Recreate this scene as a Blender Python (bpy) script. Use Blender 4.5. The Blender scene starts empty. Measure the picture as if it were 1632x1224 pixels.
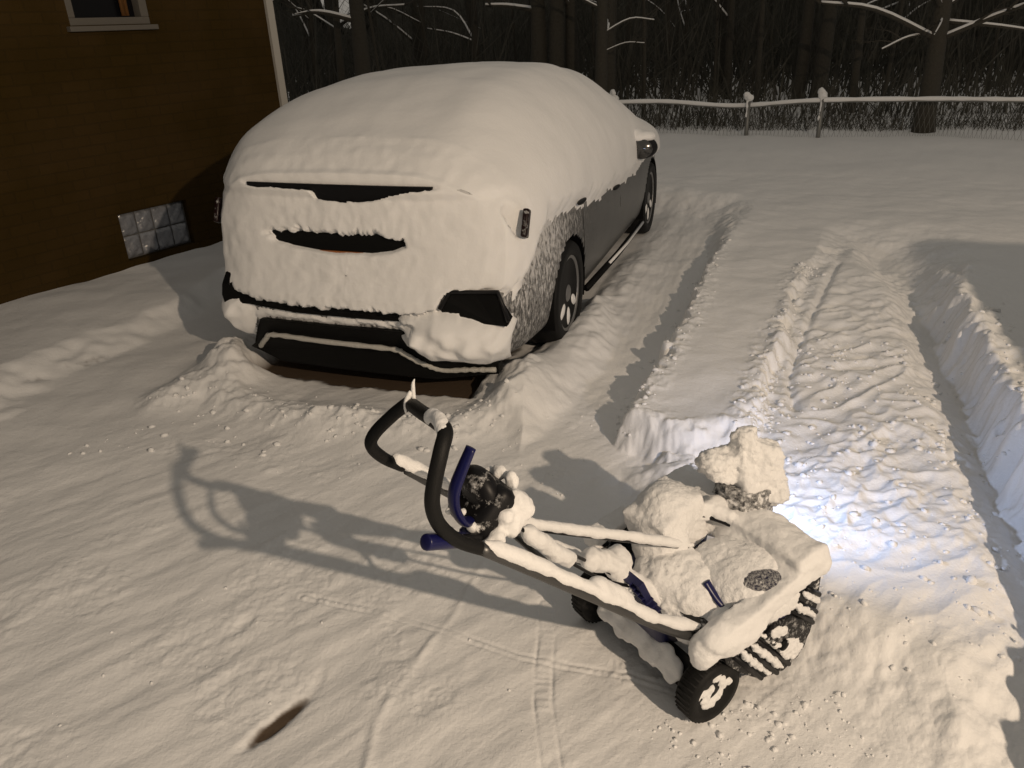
import bpy, bmesh, math, random
import numpy as np
from mathutils import Vector, Matrix

SC = bpy.context.scene
COL = SC.collection
rng = np.random.default_rng(7)
random.seed(7)

# ------------------------------------------------------------------ camera
cam_d = bpy.data.cameras.new('camera')
cam = bpy.data.objects.new('camera', cam_d); COL.objects.link(cam)
cam_d.sensor_width = 36.0; cam_d.lens = 27.04
cam_d.clip_start = 0.05; cam_d.clip_end = 400.0
PITCH, ROLL, CAMZ = math.radians(25.1), math.radians(-2.4), 1.757
c_, s_ = math.cos(PITCH), math.sin(PITCH)
v_rt, v_fw, v_up = Vector((1, 0, 0)), Vector((0, c_, -s_)), Vector((0, s_, c_))
cr, sr = math.cos(ROLL), math.sin(ROLL)
cX = cr*v_rt + sr*v_up; cY = -sr*v_rt + cr*v_up; cZ = -v_fw
cam.matrix_world = Matrix(((cX.x, cY.x, cZ.x, 0), (cX.y, cY.y, cZ.y, 0), (cX.z, cY.z, cZ.z, CAMZ), (0, 0, 0, 1)))
SC.camera = cam

# ------------------------------------------------------------------ sky: dim overcast night glow
world = bpy.data.worlds.new('World'); SC.world = world; world.use_nodes = True
wn, wl = world.node_tree.nodes, world.node_tree.links
bg = wn['Background']
sky = wn.new('ShaderNodeTexSky'); sky.sky_type = 'NISHITA'; sky.sun_disc = False
sky.sun_elevation = math.radians(2.0); sky.sun_rotation = math.radians(130)
hs = wn.new('ShaderNodeHueSaturation'); hs.inputs['Saturation'].default_value = 0.12
hs.inputs['Value'].default_value = 0.22
mixs = wn.new('ShaderNodeMix'); mixs.data_type = 'RGBA'; mixs.inputs[0].default_value = 0.95
mixs.inputs[7].default_value = (1.08, 1.00, 0.88, 1)
wl.new(sky.outputs[0], hs.inputs['Color']); wl.new(hs.outputs[0], mixs.inputs[6])
wl.new(mixs.outputs[2], bg.inputs['Color']); bg.inputs['Strength'].default_value = 0.215

# ------------------------------------------------------------------ the yard lamp (on the garage behind the viewer, to the right)
ld = bpy.data.lights.new('yard_lamp_light', 'POINT'); ld.energy = 1040; ld.color = (1.0, 0.785, 0.57); ld.shadow_soft_size = 0.045
lamp = bpy.data.objects.new('yard_lamp_light', ld); lamp.location = (2.89, -2.43, 3.45); COL.objects.link(lamp)

SC.view_settings.view_transform = 'Standard'; SC.view_settings.look = 'None'
SC.view_settings.exposure = 0.0; SC.view_settings.gamma = 1.0
SC.cycles.use_denoising = True
SC.cycles.max_bounces = 5; SC.cycles.diffuse_bounces = 3; SC.cycles.glossy_bounces = 2
SC.cycles.transmission_bounces = 3; SC.cycles.transparent_max_bounces = 6

# ------------------------------------------------------------------ noise
_P = np.random.default_rng(3).permutation(256); _P = np.concatenate([_P, _P, _P]).astype(np.int64)
_G = np.random.default_rng(4).normal(size=(256, 3)); _G /= np.linalg.norm(_G, axis=1)[:, None]
def perlin(x, y, z=None):
    x = np.asarray(x, float); y = np.asarray(y, float)
    z = np.zeros_like(x) + 0.37 if z is None else np.asarray(z, float)
    xi, yi, zi = np.floor(x).astype(np.int64), np.floor(y).astype(np.int64), np.floor(z).astype(np.int64)
    xf, yf, zf = x-xi, y-yi, z-zi
    f = lambda t: t*t*t*(t*(t*6-15)+10)
    u, v, w = f(xf), f(yf), f(zf)
    xi &= 255; yi &= 255; zi &= 255
    def gr(a, b, c):
        g = _G[_P[_P[_P[(xi+a) & 255]+((yi+b) & 255)]+((zi+c) & 255)] & 255]
        return g[..., 0]*(xf-a)+g[..., 1]*(yf-b)+g[..., 2]*(zf-c)
    L = lambda a, b, t: a+t*(b-a)
    return L(L(L(gr(0,0,0), gr(1,0,0), u), L(gr(0,1,0), gr(1,1,0), u), v),
             L(L(gr(0,0,1), gr(1,0,1), u), L(gr(0,1,1), gr(1,1,1), u), v), w)*1.5
def fbm(x, y, z=None, oct=4, gain=0.5):
    t, a = 0, 1.0
    for k in range(oct):
        s = 2.03**k
        t = t+a*perlin(x*s+17.1*k, y*s-9.3*k, None if z is None else z*s+4.7*k); a *= gain
    return t
def sstep(a, b, t):
    t = np.clip((t-a)/(b-a), 0, 1); return t*t*(3-2*t)
def sdpoly(X, Y, poly):      # signed distance, positive inside
    P = np.array(poly, float); d = np.full(X.shape, 1e9); ins = np.zeros(X.shape, bool)
    n = len(P)
    for i in range(n):
        a, b = P[i], P[(i+1) % n]
        ex, ey = b-a; wx, wy = X-a[0], Y-a[1]
        t = np.clip((wx*ex+wy*ey)/(ex*ex+ey*ey+1e-12), 0, 1)
        d = np.minimum(d, (wx-ex*t)**2+(wy-ey*t)**2)
        c = (a[1] > Y) != (b[1] > Y)
        if abs(ey) > 1e-12: ins ^= c & (X < a[0]+(Y-a[1])*ex/ey)
    d = np.sqrt(d); return np.where(ins, d, -d)
def dline(X, Y, line):       # distance to a polyline and arc length along it
    P = np.array(line, float); d = np.full(X.shape, 1e9); s = np.zeros(X.shape); acc = 0
    for i in range(len(P)-1):
        a, b = P[i], P[i+1]; e = b-a; L = np.hypot(*e)
        t = np.clip(((X-a[0])*e[0]+(Y-a[1])*e[1])/(L*L), 0, 1)
        dd = np.hypot(X-a[0]-e[0]*t, Y-a[1]-e[1]*t)
        m = dd < d; d = np.where(m, dd, d); s = np.where(m, acc+t*L, s); acc += L
    return d, s

# ------------------------------------------------------------------ materials
def mat(name, col=(.5,.5,.5), rough=.5, metal=0., bump=None, var=None, emit=None, spec=None, coat=0):
    m = bpy.data.materials.new(name); m.use_nodes = True
    n, l = m.node_tree.nodes, m.node_tree.links; b = n['Principled BSDF']
    b.inputs['Base Color'].default_value = (*col, 1); b.inputs['Roughness'].default_value = rough
    b.inputs['Metallic'].default_value = metal
    if spec is not None: b.inputs['Specular IOR Level'].default_value = spec
    if coat: b.inputs['Coat Weight'].default_value = coat
    tc = n.new('ShaderNodeTexCoord')
    if var:          # (scale, second colour, amount)
        t = n.new('ShaderNodeTexNoise'); t.inputs['Scale'].default_value = var[0]; t.inputs['Detail'].default_value = 5
        r = n.new('ShaderNodeValToRGB'); r.color_ramp.elements[0].position = .4; r.color_ramp.elements[1].position = .62
        r.color_ramp.elements[0].color = (*col, 1); r.color_ramp.elements[1].color = (*var[1], 1)
        l.new(tc.outputs['Object'], t.inputs['Vector']); l.new(t.outputs[0], r.inputs[0]); l.new(r.outputs[0], b.inputs['Base Color'])
    if bump:         # list of (scale, height m)
        prev = None
        for sc, h in bump:
            t = n.new('ShaderNodeTexNoise'); t.inputs['Scale'].default_value = sc; t.inputs['Detail'].default_value = 4
            bp = n.new('ShaderNodeBump'); bp.inputs['Distance'].default_value = h; bp.inputs['Strength'].default_value = 1
            l.new(tc.outputs['Object'], t.inputs['Vector']); l.new(t.outputs[0], bp.inputs['Height'])
            if prev: l.new(prev.outputs[0], bp.inputs['Normal'])
            prev = bp
        l.new(prev.outputs[0], b.inputs['Normal'])
    if emit:
        b.inputs['Emission Color'].default_value = (*emit[0], 1); b.inputs['Emission Strength'].default_value = emit[1]
    return m
SNOW = (.80, .80, .80)
M_snow = mat('snow', SNOW, .7, bump=[(35, .004), (160, .0014)], spec=.2)
M_snow_soft = mat('soft_snow', SNOW, .7, bump=[(12, .003), (70, .0010)], spec=.15)
M_snow_grain = mat('grainy_snow', SNOW, .7, bump=[(60, .005), (200, .0022)], spec=.2)
M_black = mat('black_plastic', (.006, .006, .007), .45, spec=.25)
M_foam = mat('black_foam', (.005, .005, .005), .6, bump=[(300, .0006)], spec=.25)
M_rubber = mat('rubber', (.006, .006, .006), .65, bump=[(120, .001)], spec=.25)
M_blue = mat('blue_plastic', (.006, .007, .060), .33, spec=.35)
M_navy = mat('navy_plastic', (.012, .013, .06), .4)
def frost(name, col, scale, lo, hi, rough=.45):      # plastic dusted with fine snow
    m = mat(name, col, rough, spec=.25); n, l = m.node_tree.nodes, m.node_tree.links; b = n['Principled BSDF']
    tc = n['Texture Coordinate']; t = n.new('ShaderNodeTexNoise'); t.inputs['Scale'].default_value = scale; t.inputs['Detail'].default_value = 6; t.inputs['Roughness'].default_value = .7
    r = n.new('ShaderNodeMapRange'); r.inputs[1].default_value = lo; r.inputs[2].default_value = hi
    mx = n.new('ShaderNodeMix'); mx.data_type = 'RGBA'; mx.inputs[6].default_value = (*col, 1); mx.inputs[7].default_value = (.72, .72, .72, 1)
    l.new(tc.outputs['Object'], t.inputs['Vector']); l.new(t.outputs[0], r.inputs[0]); l.new(r.outputs[0], mx.inputs[0]); l.new(mx.outputs[2], b.inputs['Base Color'])
    bp = n.new('ShaderNodeBump'); bp.inputs['Distance'].default_value = .006; l.new(r.outputs[0], bp.inputs['Height']); l.new(bp.outputs[0], b.inputs['Normal'])
    return m
M_frost_black = frost('frosted_black', (.006, .006, .007), 45, .50, .70)
M_frost_navy = frost('frosted_navy', (.012, .013, .05), 130, .40, .62)
M_frost_chute = frost('frosted_chute', (.05, .05, .055), 55, .36, .56)
M_frost_light = frost('lightly_frosted_black', (.006, .006, .007), 34, .555, .66)
M_metal = mat('grey_metal', (.10, .10, .10), .4, .8)
M_alloy = mat('alloy', (.22, .22, .22), .45, .6)
M_glass = mat('dark_glass', (.005, .005, .006), .3, spec=.15)
M_mirror = mat('mirror_glass', (.10, .10, .10), .15, .7)
M_trim = mat('silver_trim', (.45, .44, .41), .6, bump=[(70, .006)])
M_darkplast = mat('dark_trim', (.004, .004, .004), .6, spec=.12)
M_plate = mat('plate', (.30, .10, .02), .5)
M_red = frost('tail_lens', (.012, .004, .004), 40, .55, .7, .3)
M_wall = mat('brown_wall', (.046, .028, .009), .9, bump=[(40, .004), (9, .004)], var=(1.6, (.036, .022, .005)), spec=.08)
def bricks():
    n, l = M_wall.node_tree.nodes, M_wall.node_tree.links; bs = n['Principled BSDF']; src = bs.inputs['Base Color'].links[0].from_socket
    sp = n.new('ShaderNodeSeparateXYZ'); cb = n.new('ShaderNodeCombineXYZ'); l.new(n['Texture Coordinate'].outputs['Object'], sp.inputs[0])
    l.new(sp.outputs['X'], cb.inputs['X']); l.new(sp.outputs['Z'], cb.inputs['Y'])
    br = n.new('ShaderNodeTexBrick'); br.inputs['Scale'].default_value = 1; br.inputs['Brick Width'].default_value = .21; br.inputs['Row Height'].default_value = .075
    br.inputs['Mortar Size'].default_value = .006; br.inputs['Mortar Smooth'].default_value = .4
    br.inputs['Color1'].default_value = (.94, .94, .94, 1); br.inputs['Color2'].default_value = (1.06, 1.05, 1.05, 1); br.inputs['Mortar'].default_value = (.90, .93, 1.0, 1)
    l.new(cb.outputs[0], br.inputs['Vector'])
    mu = n.new('ShaderNodeMix'); mu.data_type = 'RGBA'; mu.blend_type = 'MULTIPLY'; mu.inputs[0].default_value = 1
    l.new(src, mu.inputs[6]); l.new(br.outputs['Color'], mu.inputs[7]); l.new(mu.outputs[2], bs.inputs['Base Color'])
    bp = n.new('ShaderNodeBump'); bp.inputs['Distance'].default_value = -.002; l.new(br.outputs['Fac'], bp.inputs['Height'])
    l.new(bs.inputs['Normal'].links[0].from_socket, bp.inputs['Normal']); l.new(bp.outputs[0], bs.inputs['Normal'])
bricks()
M_white = mat('white_paint', (.42, .40, .36), .6, bump=[(30, .002)])
M_gblock = mat('glass_block', (.20, .21, .235), .10, spec=1.0, bump=[(16, .02)])
M_mortar = mat('mortar', (.12, .12, .115), .9)
M_dark = mat('dark_inside', (.004, .004, .004), .7)
M_curtain = mat('amber_curtain', (.13, .055, .010), .8)
M_frame = mat('weathered_frame', (.11, .10, .085), .7, bump=[(30, .002)])
M_bark = mat('bark', (.042, .038, .029), .9, bump=[(25, .02)], var=(3, (.042, .037, .028)))
M_brush = mat('brush', (.042, .040, .031), .95, var=(2.2, (.075, .072, .060)))
M_galv = mat('galvanised', (.20, .20, .19), .5, .5)

# dark grey car paint with windblown snow stuck to its lower rear quarter (a stain with its own shape)
def car_paint():
    m = bpy.data.materials.new('car_paint'); m.use_nodes = True
    n, l = m.node_tree.nodes, m.node_tree.links; b = n['Principled BSDF']
    tc = n.new('ShaderNodeTexCoord'); sep = n.new('ShaderNodeSeparateXYZ'); l.new(tc.outputs['Object'], sep.inputs[0])
    mp = n.new('ShaderNodeMapping'); mp.inputs['Scale'].default_value = (1.5, 1.7, .75); mp.inputs['Rotation'].default_value = (math.radians(-22), 0, 0)
    l.new(tc.outputs['Object'], mp.inputs[0])
    t = n.new('ShaderNodeTexNoise'); t.inputs['Scale'].default_value = 34; t.inputs['Detail'].default_value = 7; t.inputs['Roughness'].default_value = .75
    l.new(mp.outputs[0], t.inputs['Vector'])
    a = n.new('ShaderNodeMapRange'); a.inputs[1].default_value = .55; a.inputs[2].default_value = 1.6; a.inputs[3].default_value = .11; a.inputs[4].default_value = -.16
    l.new(sep.outputs['Y'], a.inputs[0])
    a2 = n.new('ShaderNodeMapRange'); a2.inputs[1].default_value = .3; a2.inputs[2].default_value = .95; a2.inputs[3].default_value = -.05; a2.inputs[4].default_value = .14
    l.new(sep.outputs['Z'], a2.inputs[0])
    s1 = n.new('ShaderNodeMath'); l.new(t.outputs[0], s1.inputs[0]); l.new(a.outputs[0], s1.inputs[1])
    s2 = n.new('ShaderNodeMath'); l.new(s1.outputs[0], s2.inputs[0]); l.new(a2.outputs[0], s2.inputs[1])
    r = n.new('ShaderNodeMapRange'); r.inputs[1].default_value = .49; r.inputs[2].default_value = .66
    l.new(s2.outputs[0], r.inputs[0])
    t2 = n.new('ShaderNodeTexNoise'); t2.inputs['Scale'].default_value = 5; t2.inputs['Detail'].default_value = 8
    l.new(tc.outputs['Object'], t2.inputs['Vector'])
    dust = n.new('ShaderNodeMix'); dust.data_type = 'RGBA'
    dust.inputs[6].default_value = (.030, .032, .034, 1); dust.inputs[7].default_value = (.085, .085, .082, 1); l.new(t2.outputs[0], dust.inputs[0])
    mx = n.new('ShaderNodeMix'); mx.data_type = 'RGBA'; mx.inputs[7].default_value = (.55, .55, .55, 1)
    l.new(r.outputs[0], mx.inputs[0]); l.new(dust.outputs[2], mx.inputs[6]); l.new(mx.outputs[2], b.inputs['Base Color'])
    rr = n.new('ShaderNodeMapRange'); rr.inputs[3].default_value = .32; rr.inputs[4].default_value = .8; l.new(r.outputs[0], rr.inputs[0]); l.new(rr.outputs[0], b.inputs['Roughness'])
    bp = n.new('ShaderNodeBump'); bp.inputs['Distance'].default_value = .02; bp.inputs['Strength'].default_value = .8
    l.new(r.outputs[0], bp.inputs['Height']); l.new(bp.outputs[0], b.inputs['Normal'])
    return m
M_paint = car_paint()

# ------------------------------------------------------------------ object helpers
def link_mesh(name, V, F, m, parent=None, smooth=True):
    me = bpy.data.meshes.new(name); V = np.asarray(V, np.float32)
    if isinstance(F, np.ndarray):
        k = F.shape[1]; nf = len(F)
        me.vertices.add(len(V)); me.vertices.foreach_set('co', V.ravel())
        me.loops.add(nf*k); me.loops.foreach_set('vertex_index', F.astype(np.int32).ravel())
        me.polygons.add(nf); me.polygons.foreach_set('loop_start', np.arange(nf, dtype=np.int32)*k)
        me.update(calc_edges=True)
    else:
        me.from_pydata(V.tolist(), [], F)
    me.validate()
    me.polygons.foreach_set('use_smooth', np.full(len(me.polygons), smooth))
    me.materials.append(m)
    o = bpy.data.objects.new(name, me); COL.objects.link(o)
    if parent: o.parent = parent
    return o
def tag(o, label=None, cat=None, group=None, kind=None):
    if label: o['label'] = label
    if cat: o['category'] = cat
    if group: o['group'] = group
    if kind: o['kind'] = kind
    return o
def empty(name, loc, rz, label, cat, group=None):
    o = bpy.data.objects.new(name, None); COL.objects.link(o); o.location = loc; o.rotation_euler = (0, 0, rz)
    o.empty_display_size = .2
    return tag(o, label, cat, group)
class MB:
    def __init__(s): s.V = []; s.F = []; s.n = 0
    def add(s, V, F):
        V = [tuple(v) for v in V]; s.V += V; s.F += [tuple(i+s.n for i in f) for f in F]; s.n += len(V); return s
    def tube(s, pts, r, n=12, cap=True, squash=1.0):
        P = [Vector(p) for p in pts]; R = r if hasattr(r, '__len__') else [r]*len(P)
        V = []; up = Vector((0, 0, 1)); prev = None
        for i, p in enumerate(P):
            t = (P[min(i+1, len(P)-1)]-P[max(i-1, 0)]).normalized()
            if prev is None:
                a = t.cross(up); a = t.cross(Vector((1, 0, 0))) if a.length < 1e-3 else a
                a.normalize()
            else:
                a = prev-t*prev.dot(t); a.normalize()
            prev = a; b = a.cross(t)
            for k in range(n):
                th = 2*math.pi*k/n
                V.append(p+a*math.cos(th)*R[i]+b*math.sin(th)*R[i]*squash)
        F = [(i*n+k, i*n+(k+1) % n, (i+1)*n+(k+1) % n, (i+1)*n+k) for i in range(len(P)-1) for k in range(n)]
        if cap: F += [tuple(range(n))[::-1], tuple(range((len(P)-1)*n, len(P)*n))]
        return s.add(V, F)
    def ellipsoid(s, c, r, rot=None, nu=20, nv=14):
        c = Vector(c); V = []; M = Matrix.Identity(3) if rot is None else rot
        for j in range(nv+1):
            ph = math.pi*(j+.02 if j == 0 else j-.02 if j == nv else j)/nv
            for i in range(nu):
                th = 2*math.pi*i/nu
                V.append(c+M @ Vector((r[0]*math.sin(ph)*math.cos(th), r[1]*math.sin(ph)*math.sin(th), r[2]*math.cos(ph))))
        F = [(j*nu+i, (j+1)*nu+i, (j+1)*nu+(i+1) % nu, j*nu+(i+1) % nu) for j in range(nv) for i in range(nu)]
        F += [tuple(range(nu)), tuple(range(nv*nu, (nv+1)*nu))[::-1]]
        return s.add(V, F)
    def box(s, c, d, rot=None):
        c = Vector(c); M = Matrix.Identity(3) if rot is None else rot
        V = [c+M @ Vector((x*d[0]/2, y*d[1]/2, z*d[2]/2)) for x in (-1, 1) for y in (-1, 1) for z in (-1, 1)]
        return s.add(V, [(0,1,3,2), (4,6,7,5), (0,4,5,1), (2,3,7,6), (0,2,6,4), (1,5,7,3)])
    def lathe(s, c, axis, prof, n=32):   # prof: (radius, along axis)
        c = Vector(c); ax = Vector(axis).normalized(); a = ax.orthogonal().normalized(); b = ax.cross(a)
        V = [c+ax*h+(a*math.cos(2*math.pi*k/n)+b*math.sin(2*math.pi*k/n))*r for r, h in prof for k in range(n)]
        F = [(i*n+k, i*n+(k+1) % n, (i+1)*n+(k+1) % n, (i+1)*n+k) for i in range(len(prof)-1) for k in range(n)]
        F += [tuple(range(n))[::-1], tuple(range((len(prof)-1)*n, len(prof)*n))]
        return s.add(V, F)
    def prism(s, poly, ax, lo, hi):      # extrude a 2-D outline along axis ax
        def p3(a, b, h): return (h, a, b) if ax == 0 else (a, h, b) if ax == 1 else (a, b, h)
        n = len(poly); V = [p3(a, b, lo) for a, b in poly]+[p3(a, b, hi) for a, b in poly]
        return s.add(V, [tuple(range(n))[::-1], tuple(range(n, 2*n))]+[(i, (i+1) % n, (i+1) % n+n, i+n) for i in range(n)])
    def build(s, name, m, parent=None, smooth=True, bevel=0, seg=2, label=None):
        o = link_mesh(name, s.V, s.F, m, parent, smooth)
        bm = bmesh.new(); bm.from_mesh(o.data)
        bmesh.ops.recalc_face_normals(bm, faces=bm.faces)
        if bevel: bmesh.ops.bevel(bm, geom=[e for e in bm.edges if e.calc_face_angle(0) > .5], offset=bevel, segments=seg, profile=.6, affect='EDGES')
        bm.to_mesh(o.data); bm.free()
        if smooth and bevel: o.data.polygons.foreach_set('use_smooth', np.full(len(o.data.polygons), True))
        if label: o['label'] = label
        return o
    def melt(s, name, m, parent, voxel, smooth_it=4, noise=(), label=None):   # fuse the lumps into one soft body of snow
        o = s.build('tmp', m, None)
        md = o.modifiers.new('r', 'REMESH'); md.mode = 'VOXEL'; md.voxel_size = voxel
        if smooth_it:
            sm = o.modifiers.new('s', 'SMOOTH'); sm.factor = .5; sm.iterations = smooth_it
        dg = bpy.context.evaluated_depsgraph_get(); ev = o.evaluated_get(dg)
        me = bpy.data.meshes.new_from_object(ev); bpy.data.objects.remove(o)
        n = len(me.vertices); co = np.empty(n*3, np.float32); me.vertices.foreach_get('co', co); co = co.reshape(-1, 3)
        no = np.empty(n*3, np.float32); me.vertex_normals.foreach_get('vector', no); no = no.reshape(-1, 3)
        d = np.zeros(n)
        for sc, amp in noise: d += amp*fbm(co[:, 0]*sc+3, co[:, 1]*sc, co[:, 2]*sc, oct=2)
        co = co+no*d[:, None]; me.vertices.foreach_set('co', co.astype(np.float32).ravel()); me.update()
        me.polygons.foreach_set('use_smooth', np.full(len(me.polygons), True))
        me.name = name; me.materials.clear(); me.materials.append(m)
        o = bpy.data.objects.new(name, me); COL.objects.link(o); o.parent = parent
        if label: o['label'] = label
        return o
def curve(pts, n=8):                     # Catmull-Rom through points
    P = [np.array(p, float) for p in pts]; P = [2*P[0]-P[1]]+P+[2*P[-1]-P[-2]]; out = []
    for i in range(1, len(P)-2):
        for k in range(n):
            t = k/n; a, b, c, d = P[i-1:i+3]
            out.append(.5*(2*b+(c-a)*t+(2*a-5*b+4*c-d)*t*t+(3*b-a-3*c+d)*t**3))
    out.append(P[-2]); return out
def rotx(a): return Matrix.Rotation(math.radians(a), 3, 'X')
def roty(a): return Matrix.Rotation(math.radians(a), 3, 'Y')
def rotz(a): return Matrix.Rotation(math.radians(a), 3, 'Z')

CAR_O, CAR_Y = np.array([-.786, 3.714]), math.radians(20.0)
def to_car(X, Y):
    dx, dy = X-CAR_O[0], Y-CAR_O[1]
    return dx*math.cos(CAR_Y)-dy*math.sin(CAR_Y), dx*math.sin(CAR_Y)+dy*math.cos(CAR_Y)
BLO, BLA = np.array([.353, 1.733]), math.radians(-58.66)

# ------------------------------------------------------------------ the snowy ground: one sheet
UNTOUCHED = [(.50,3.05),(.62,3.33),(.80,3.70),(1.05,4.30),(1.34,5.09),(1.69,5.98),(2.02,6.9),(2.1,7.3),(1.6,7.8),(1.0,8.6),(-14,9.6),(-14,70),(70,70),(70,-6),
             (1.1,-6),(1.05,.3),(1.34,1.0),(1.53,1.5),(1.72,1.95),(1.89,2.45),(2.09,3.0),(2.28,3.5),(2.54,4.25),(2.92,5.1),(3.05,5.7),(2.75,5.9),(2.35,5.35),(1.98,4.94),
             (1.57,4.04),(1.33,3.54),(1.14,3.13),(1.01,2.87),(.76,2.80),(.62,2.88)]
CHURNED = [(2.6,5.6),(1.98,4.94),(1.57,4.04),(1.33,3.54),(1.14,3.13),(1.0,2.85),(.62,2.72),(.60,2.4),(.78,2.05),(.95,1.75),(1.15,1.5),(1.4,1.6),(1.6,1.98),(1.75,2.5),(1.95,3.1),(2.12,3.7),(2.45,4.6)]
RIDGE = [(2.02,5.05),(1.98,4.94),(1.57,4.04),(1.33,3.54),(1.14,3.13),(1.01,2.87)]
GROOVE = [(2.32,5.2),(1.85,4.36),(1.55,3.8),(1.36,3.4),(1.29,3.12)]
CREST = [(3.05,5.35),(2.58,4.2),(2.32,3.45),(2.12,2.95),(1.92,2.45),(1.76,1.93),(1.56,1.46),(1.36,1.0),(1.1,.4)]
YARD = [(-9,-2),(-3.3,1.0),(-2.85,2.6),(-2.70,3.55),(-2.70,4.08),(-2.56,4.44),(-2.34,4.87),(-2.1,6),(-1.5,9),(-1.2,12),(-14,12)]
PILE_R = [(-.12,3.42),(.02,3.02),(.10,3.12),(.22,3.38),(.36,3.62),(.56,4.02),(.66,4.5),(.72,5.0),(.52,5.0),(.30,4.50),(.10,4.15),(-.02,3.8)]
RIM = [(-1.84,3.72),(-1.62,3.80),(-1.28,3.56),(-.92,3.40),(-.6,3.33),(-.30,3.25),(-.09,3.36)]
TRACK1 = [(.085,2.02),(.08,1.89),(.06,1.74),(.05,1.6),(.06,1.39),(.10,1.0)]
TRACK2 = [(-.75,2.10),(-.51,2.02),(-.27,1.91),(-.01,1.78),(.31,1.69),(.46,1.60)]
SCRAPE = [(-.05,2.50),(-.23,1.96),(-.28,1.87),(-.36,1.69),(-.42,1.56),(-.43,1.30)]
def rough_field(X, Y):
    ca, sa = math.cos(math.radians(25)), math.sin(math.radians(25)); p, q = X*ca+Y*sa, -X*sa+Y*ca
    a = np.abs(fbm(p*4.2+2+.5*perlin(X*3, Y*3), q*7.5, oct=2)); b = fbm(p*15, q*24+5, oct=2); c = np.abs(fbm(p*11, q*17, oct=2))
    rough = .25+.75*sstep(-.25, .35, fbm(X*2.3+7, Y*2.3, oct=2))
    return ((.5-a)*.034+((.4-c)*.016+b*.004)*rough)*(.40+.60*sstep(1.5, 2.4, Y))
def ground_h(X, Y):
    r = np.hypot(X, Y)
    wob = .035*fbm(X*5, Y*5, oct=3)+.012*perlin(X*26, Y*26)
    u = sdpoly(X, Y, UNTOUCHED)+(wob+.030*fbm(X*10+3, Y*10, oct=3))*np.clip(1.2-r/14, .3, 1)
    right = X > 1.25+.36*(Y-1.5)            # the bank on the right has a softer face
    far = sstep(5.5, 8.0, r)
    w = .09*np.exp(-((X-.80)**2+(Y-2.78)**2)/.28**2)+np.where(right & (Y < 6), .07, .035)+far*.25+.32*sstep(3.9, 5.4, Y)*sstep(1.2, 1.7, X-.36*(Y-3))
    soft = .020*fbm(X*1.1, Y*1.1, oct=3)+.007*fbm(X*5, Y*5, oct=2)
    h = .018*fbm(X*1.7+4, Y*1.7, oct=3)
    # scraped, trodden lane in the foreground
    ca, sa = math.cos(math.radians(38)), math.sin(math.radians(38))
    p, q = X*ca+Y*sa, -X*sa+Y*ca
    near = 1-sstep(3.2, 4.6, r)
    h = h+near*(.008*fbm(p*1.3, q*5, oct=3)+.0022*fbm(p*5, q*20+3, oct=3))
    blot = sstep(.02, .35, fbm(X*2.6+8, Y*2.6+1, oct=3))
    h = h+near*blot*(.006*np.abs(fbm(X*12, Y*12, oct=4))+.0018*np.abs(fbm(X*34, Y*34, oct=2)))
    # car lane ruts
    cx, cy = to_car(X, Y)
    lane = sstep(.85, 1.0, cx)*sstep(1.9, 1.6, cx)*sstep(.4, 1.0, cy)
    side = sstep(.80, .9, cx)*sstep(1.25, 1.0, cx)*sstep(.45, .7, cy)*sstep(3.4, 2.2, cy); h = h+.035*side*(1+.4*fbm(X*8, Y*8, oct=2))
    h = h+lane*(.012*fbm(cx*7, cy*1.2, oct=3)+.0018*perlin(cx*40, cy*12)+.02)
    # churned strip in front of the blower
    d = sstep(-.20, .12, sdpoly(X, Y, CHURNED)+wob)
    fade = 1-sstep(4.0, 5.4, Y)*.8
    h = h+d*(.105+.055*sstep(3.0, 5.2, Y)+rough_field(X, Y)*fade)
    gd, _ = dline(X, Y, GROOVE); h = h-.03*np.exp(-(gd/.022)**2)
    # untouched snow
    h = h*(1-sstep(-w, w, u))+sstep(-w, w, u)*(.175+soft)
    rd, _ = dline(X, Y, RIDGE)
    h = h+np.exp(-(rd/.05)**2)*(.022+.018*fbm(X*16, Y*16, oct=3))
    # crumbs along the cut edge of the strip
    lip = np.exp(-((u-.06)/.06)**2)*sstep(9, 5, r)
    h = h+lip*(.008+.014*np.maximum(fbm(X*17, Y*17, oct=3), -.2))
    cd, _ = dline(X, Y, CREST)
    h = h+np.exp(-(cd/.26)**2)*sstep(-w, w, u)*sstep(6.0, 4.6, Y)*(.125+.04*sstep(3.0, 1.9, Y)+.05*fbm(X*4, Y*4, oct=3)+.008*fbm(X*17, Y*17, oct=2))
    # the lawn by the house lies higher
    y = sdpoly(X, Y, YARD)+.10*fbm(X*2.5, Y*2.5, oct=3)
    h = h+sstep(-.10, .14, y)*(.095+.012*fbm(X*2, Y*2, oct=2)) * (1-sstep(-w, w, u))
    # shovelled piles round the car
    pr = sdpoly(X, Y, PILE_R)+.03*fbm(X*8, Y*8, oct=2)
    h = h+sstep(-.03, .16, pr)*(.085+.012*fbm(X*6, Y*6, oct=2))
    for (px, py, rr, hh) in ((.0,3.70,.19,.11),(.10,3.50,.14,.04),(-1.66,4.10,.16,.11),(-1.54,3.95,.16,.09),(-1.80,3.86,.12,.05),(-1.58,4.25,.16,.11),(-.02,3.40,.13,.05)):
        h = h+hh*np.exp(-((X-px)**2+(Y-py)**2)/rr**2)*(1+.22*fbm(X*9, Y*9, oct=3))
    md, _ = dline(X, Y, RIM)
    h = h+np.exp(-(md/.13)**2)*(.055+.018*fbm(X*12, Y*12, oct=3))
    # bare paving under the car and a few scraped spots
    under = np.minimum(np.minimum(cx+.80, .62-cx), np.minimum(cy-.04, 4.3-cy))+.03*fbm(X*10, Y*10, oct=3)
    bare = sstep(0, .06, under)
    h = h*(1-bare)-.015*bare
    sp = 0
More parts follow.
